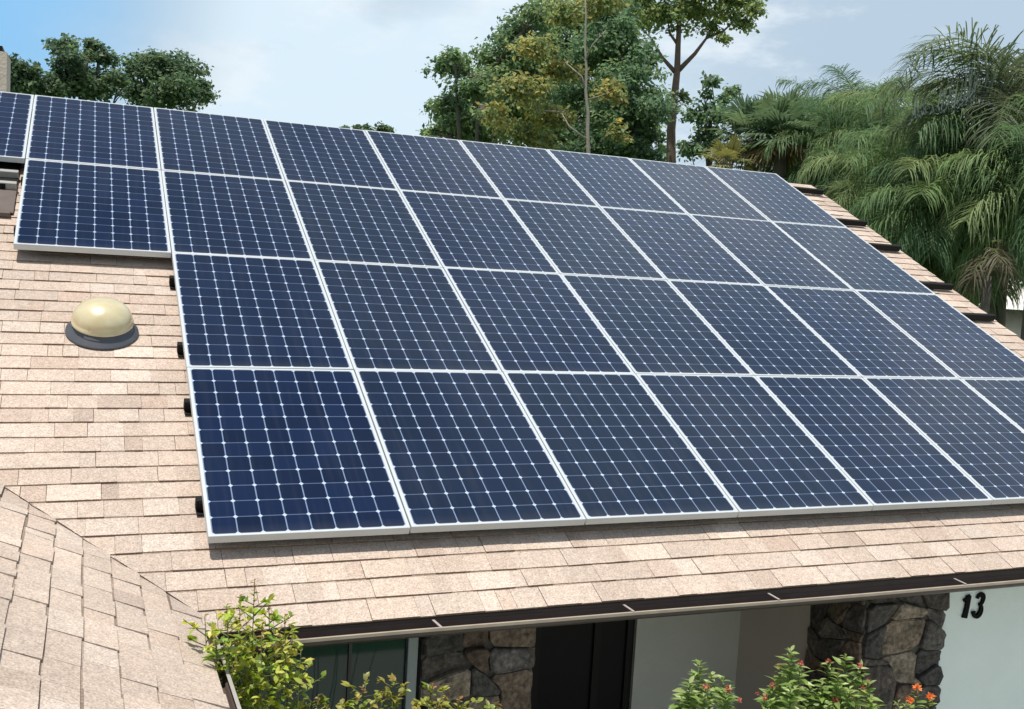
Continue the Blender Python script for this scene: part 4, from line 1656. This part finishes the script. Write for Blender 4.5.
LIME = [(0.42, 0.46, 0.07), (0.34, 0.42, 0.065), (0.52, 0.53, 0.12), (0.24, 0.34, 0.06)]
RED = [(0.30, 0.14, 0.05), (0.34, 0.20, 0.06), (0.25, 0.25, 0.05)]
MIDG = [(0.20, 0.30, 0.08), (0.28, 0.38, 0.11), (0.15, 0.24, 0.065), (0.38, 0.45, 0.18)]
yS = -6.5
tips = []
for (px, py, dy, ln, dn_) in ((258, 581, 0, .55, 1.3), (243, 597, .1, .5, 1.3), (230, 606, -.1, .5, 1.2), (208, 617, .05, .35, .7), (272, 604, .1, .45, 1.1), (288, 617, 0, .4, .9), (296, 632, .1, .35, .9),
                              (218, 632, -.05, .45, 1.0), (250, 625, .15, .5, 1.3), (265, 635, -.1, .5, 1.2), (238, 640, .1, .45, 1.1), (280, 650, .05, .4, .8), (304, 652, .2, .25, .4), (236, 665, 0, .4, 1.0), (262, 668, .1, .5, 1.2), (246, 690, -.1, .4, 1.2),
                              (232, 698, 0, .35, 1.0), (275, 690, .05, .4, 1.0), (290, 700, .1, .35, .8), (260, 705, 0, .4, 1.2)):
    tips.append((aty(px, py, yS + dy), ln, dn_))
shrub('garden_shrub', 'tall lime green shrub with reddish tips in the corner of the two gutters', (aty(250, 700, yS).x, yS, 0), tips, 0.046, 0.028, LIME, RED, 71, per=30, spread=0.2)
tips = []
for (px, py, dy, ln, dn_) in ((365, 688, 0, .25, .9), (388, 690, .1, .2, .7), (435, 686, 0, .22, .7), (462, 700, .05, .2, .8), (500, 703, 0, .18, .8), (320, 697, .1, .25, .9), (345, 705, 0, .2, .9), (300, 704, 0, .25, .9), (440, 702, -.1, .2, .7), (395, 679, .05, .12, .4)):
    tips.append((aty(px, py, -6.35 + dy), ln, dn_))
shrub('garden_shrub', 'low yellow-green shoots showing along the bottom below the dark window', (aty(400, 800, -6.35).x, -6.35, 0), tips, 0.044, 0.026, [(0.30, 0.32, 0.06), (0.36, 0.34, 0.08), (0.2, 0.26, 0.05)], RED, 72, per=36)
FL = [(0.55, 0.10, 0.10), (0.60, 0.20, 0.14), (0.48, 0.08, 0.10), (0.64, 0.30, 0.18)]
tips = []
for (px, py, dy, ln, dn_) in ((701, 664, 0, .4, 1.1), (712, 676, .1, .4, 1.0), (690, 684, -.1, .3, .9), (724, 680, .05, .35, .9), (728, 692, -.1, .3, .9), (682, 698, 0, .25, .9), (706, 690, -.15, .35, 1.0)):
    tips.append((aty(px, py, -6.45 + dy), ln, dn_))
shrub('flowering_shrub', 'left clump of the green shrub with red flower heads before the grey porch wall', (aty(705, 760, -6.45).x, -6.45, 0), tips, 0.092, 0.036, MIDG, None, 73, per=52, flowers=FL, fr=0.020, whorl=True)
tips = []
for (px, py, dy, ln, dn_) in ((791, 652, 0, .45, 1.2), (780, 668, .1, .4, 1.0), (800, 666, -.1, .4, 1.0), (772, 688, 0, .3, .9), (765, 700, -.1, .3, 1.0), (790, 690, -.15, .4, 1.0), (810, 685, .05, .35, .9)):
    tips.append((aty(px, py, -6.4 + dy), ln, dn_))
shrub('flowering_shrub', 'tallest upright shoot of the flowering shrubs, before the beige porch wall', (aty(788, 760, -6.4).x, -6.4, 0), tips, 0.092, 0.036, MIDG, None, 74, per=52, flowers=FL, fr=0.017, whorl=True)
tips = []
for (px, py, dy, ln, dn_) in ((846, 657, 0, .45, 1.2), (828, 664, .1, .4, 1.0), (860, 668, -.1, .4, 1.0), (838, 676, -.1, .4, 1.1), (868, 684, 0, .35, 1.0), (822, 686, 0, .35, 1.0), (850, 690, -.15, .4, 1.1), (872, 700, -.1, .3, .9), (835, 702, -.1, .3, 1.0)):
    tips.append((aty(px, py, -6.35 + dy), ln, dn_))
shrub('flowering_shrub', 'bushy flowering shrub with scattered red flowers in front of the stone pillar', (aty(845, 760, -6.35).x, -6.35, 0), tips, 0.092, 0.036, MIDG, None, 75, per=52, flowers=FL, fr=0.017, whorl=True)
OR = [(0.80, 0.28, 0.08), (0.85, 0.20, 0.06), (0.78, 0.36, 0.14)]
tips = []
for (px, py, dy, ln, dn_) in ((917, 692, 0, .2, .7), (900, 703, .05, .15, .6), (930, 700, 0, .15, .6), (908, 704, -.1, .2, .7)):
    tips.append((aty(px, py, -6.35 + dy), ln, dn_))
shrub('flowering_shrub', 'short clump with orange blossoms at the foot of the pale wall', (aty(912, 760, -6.35).x, -6.35, 0), tips, 0.07, 0.022, MIDG, None, 76, per=26, flowers=OR, fr=0.028, whorl=True, fprob=0.9)
# pink flowering bush behind the roof's right edge
rb = at(1022, 330, 14)
rs_ = random.Random(2)
tips = []
for k in range(9):
    tips.append((rb + Vector((rs_.uniform(-.15, .5), rs_.uniform(-.3, .3), rs_.uniform(-.25, .06))), .5, 1.0))
shrub('flowering_shrub', 'pink-red flowering bush at the right photo edge past the roof', (rb.x, rb.y, 0), tips, 0.10, 0.04, MIDG, None, 77, per=18, flowers=[(0.75, 0.16, 0.18), (0.8, 0.25, 0.25)], fr=0.07, whorl=True)
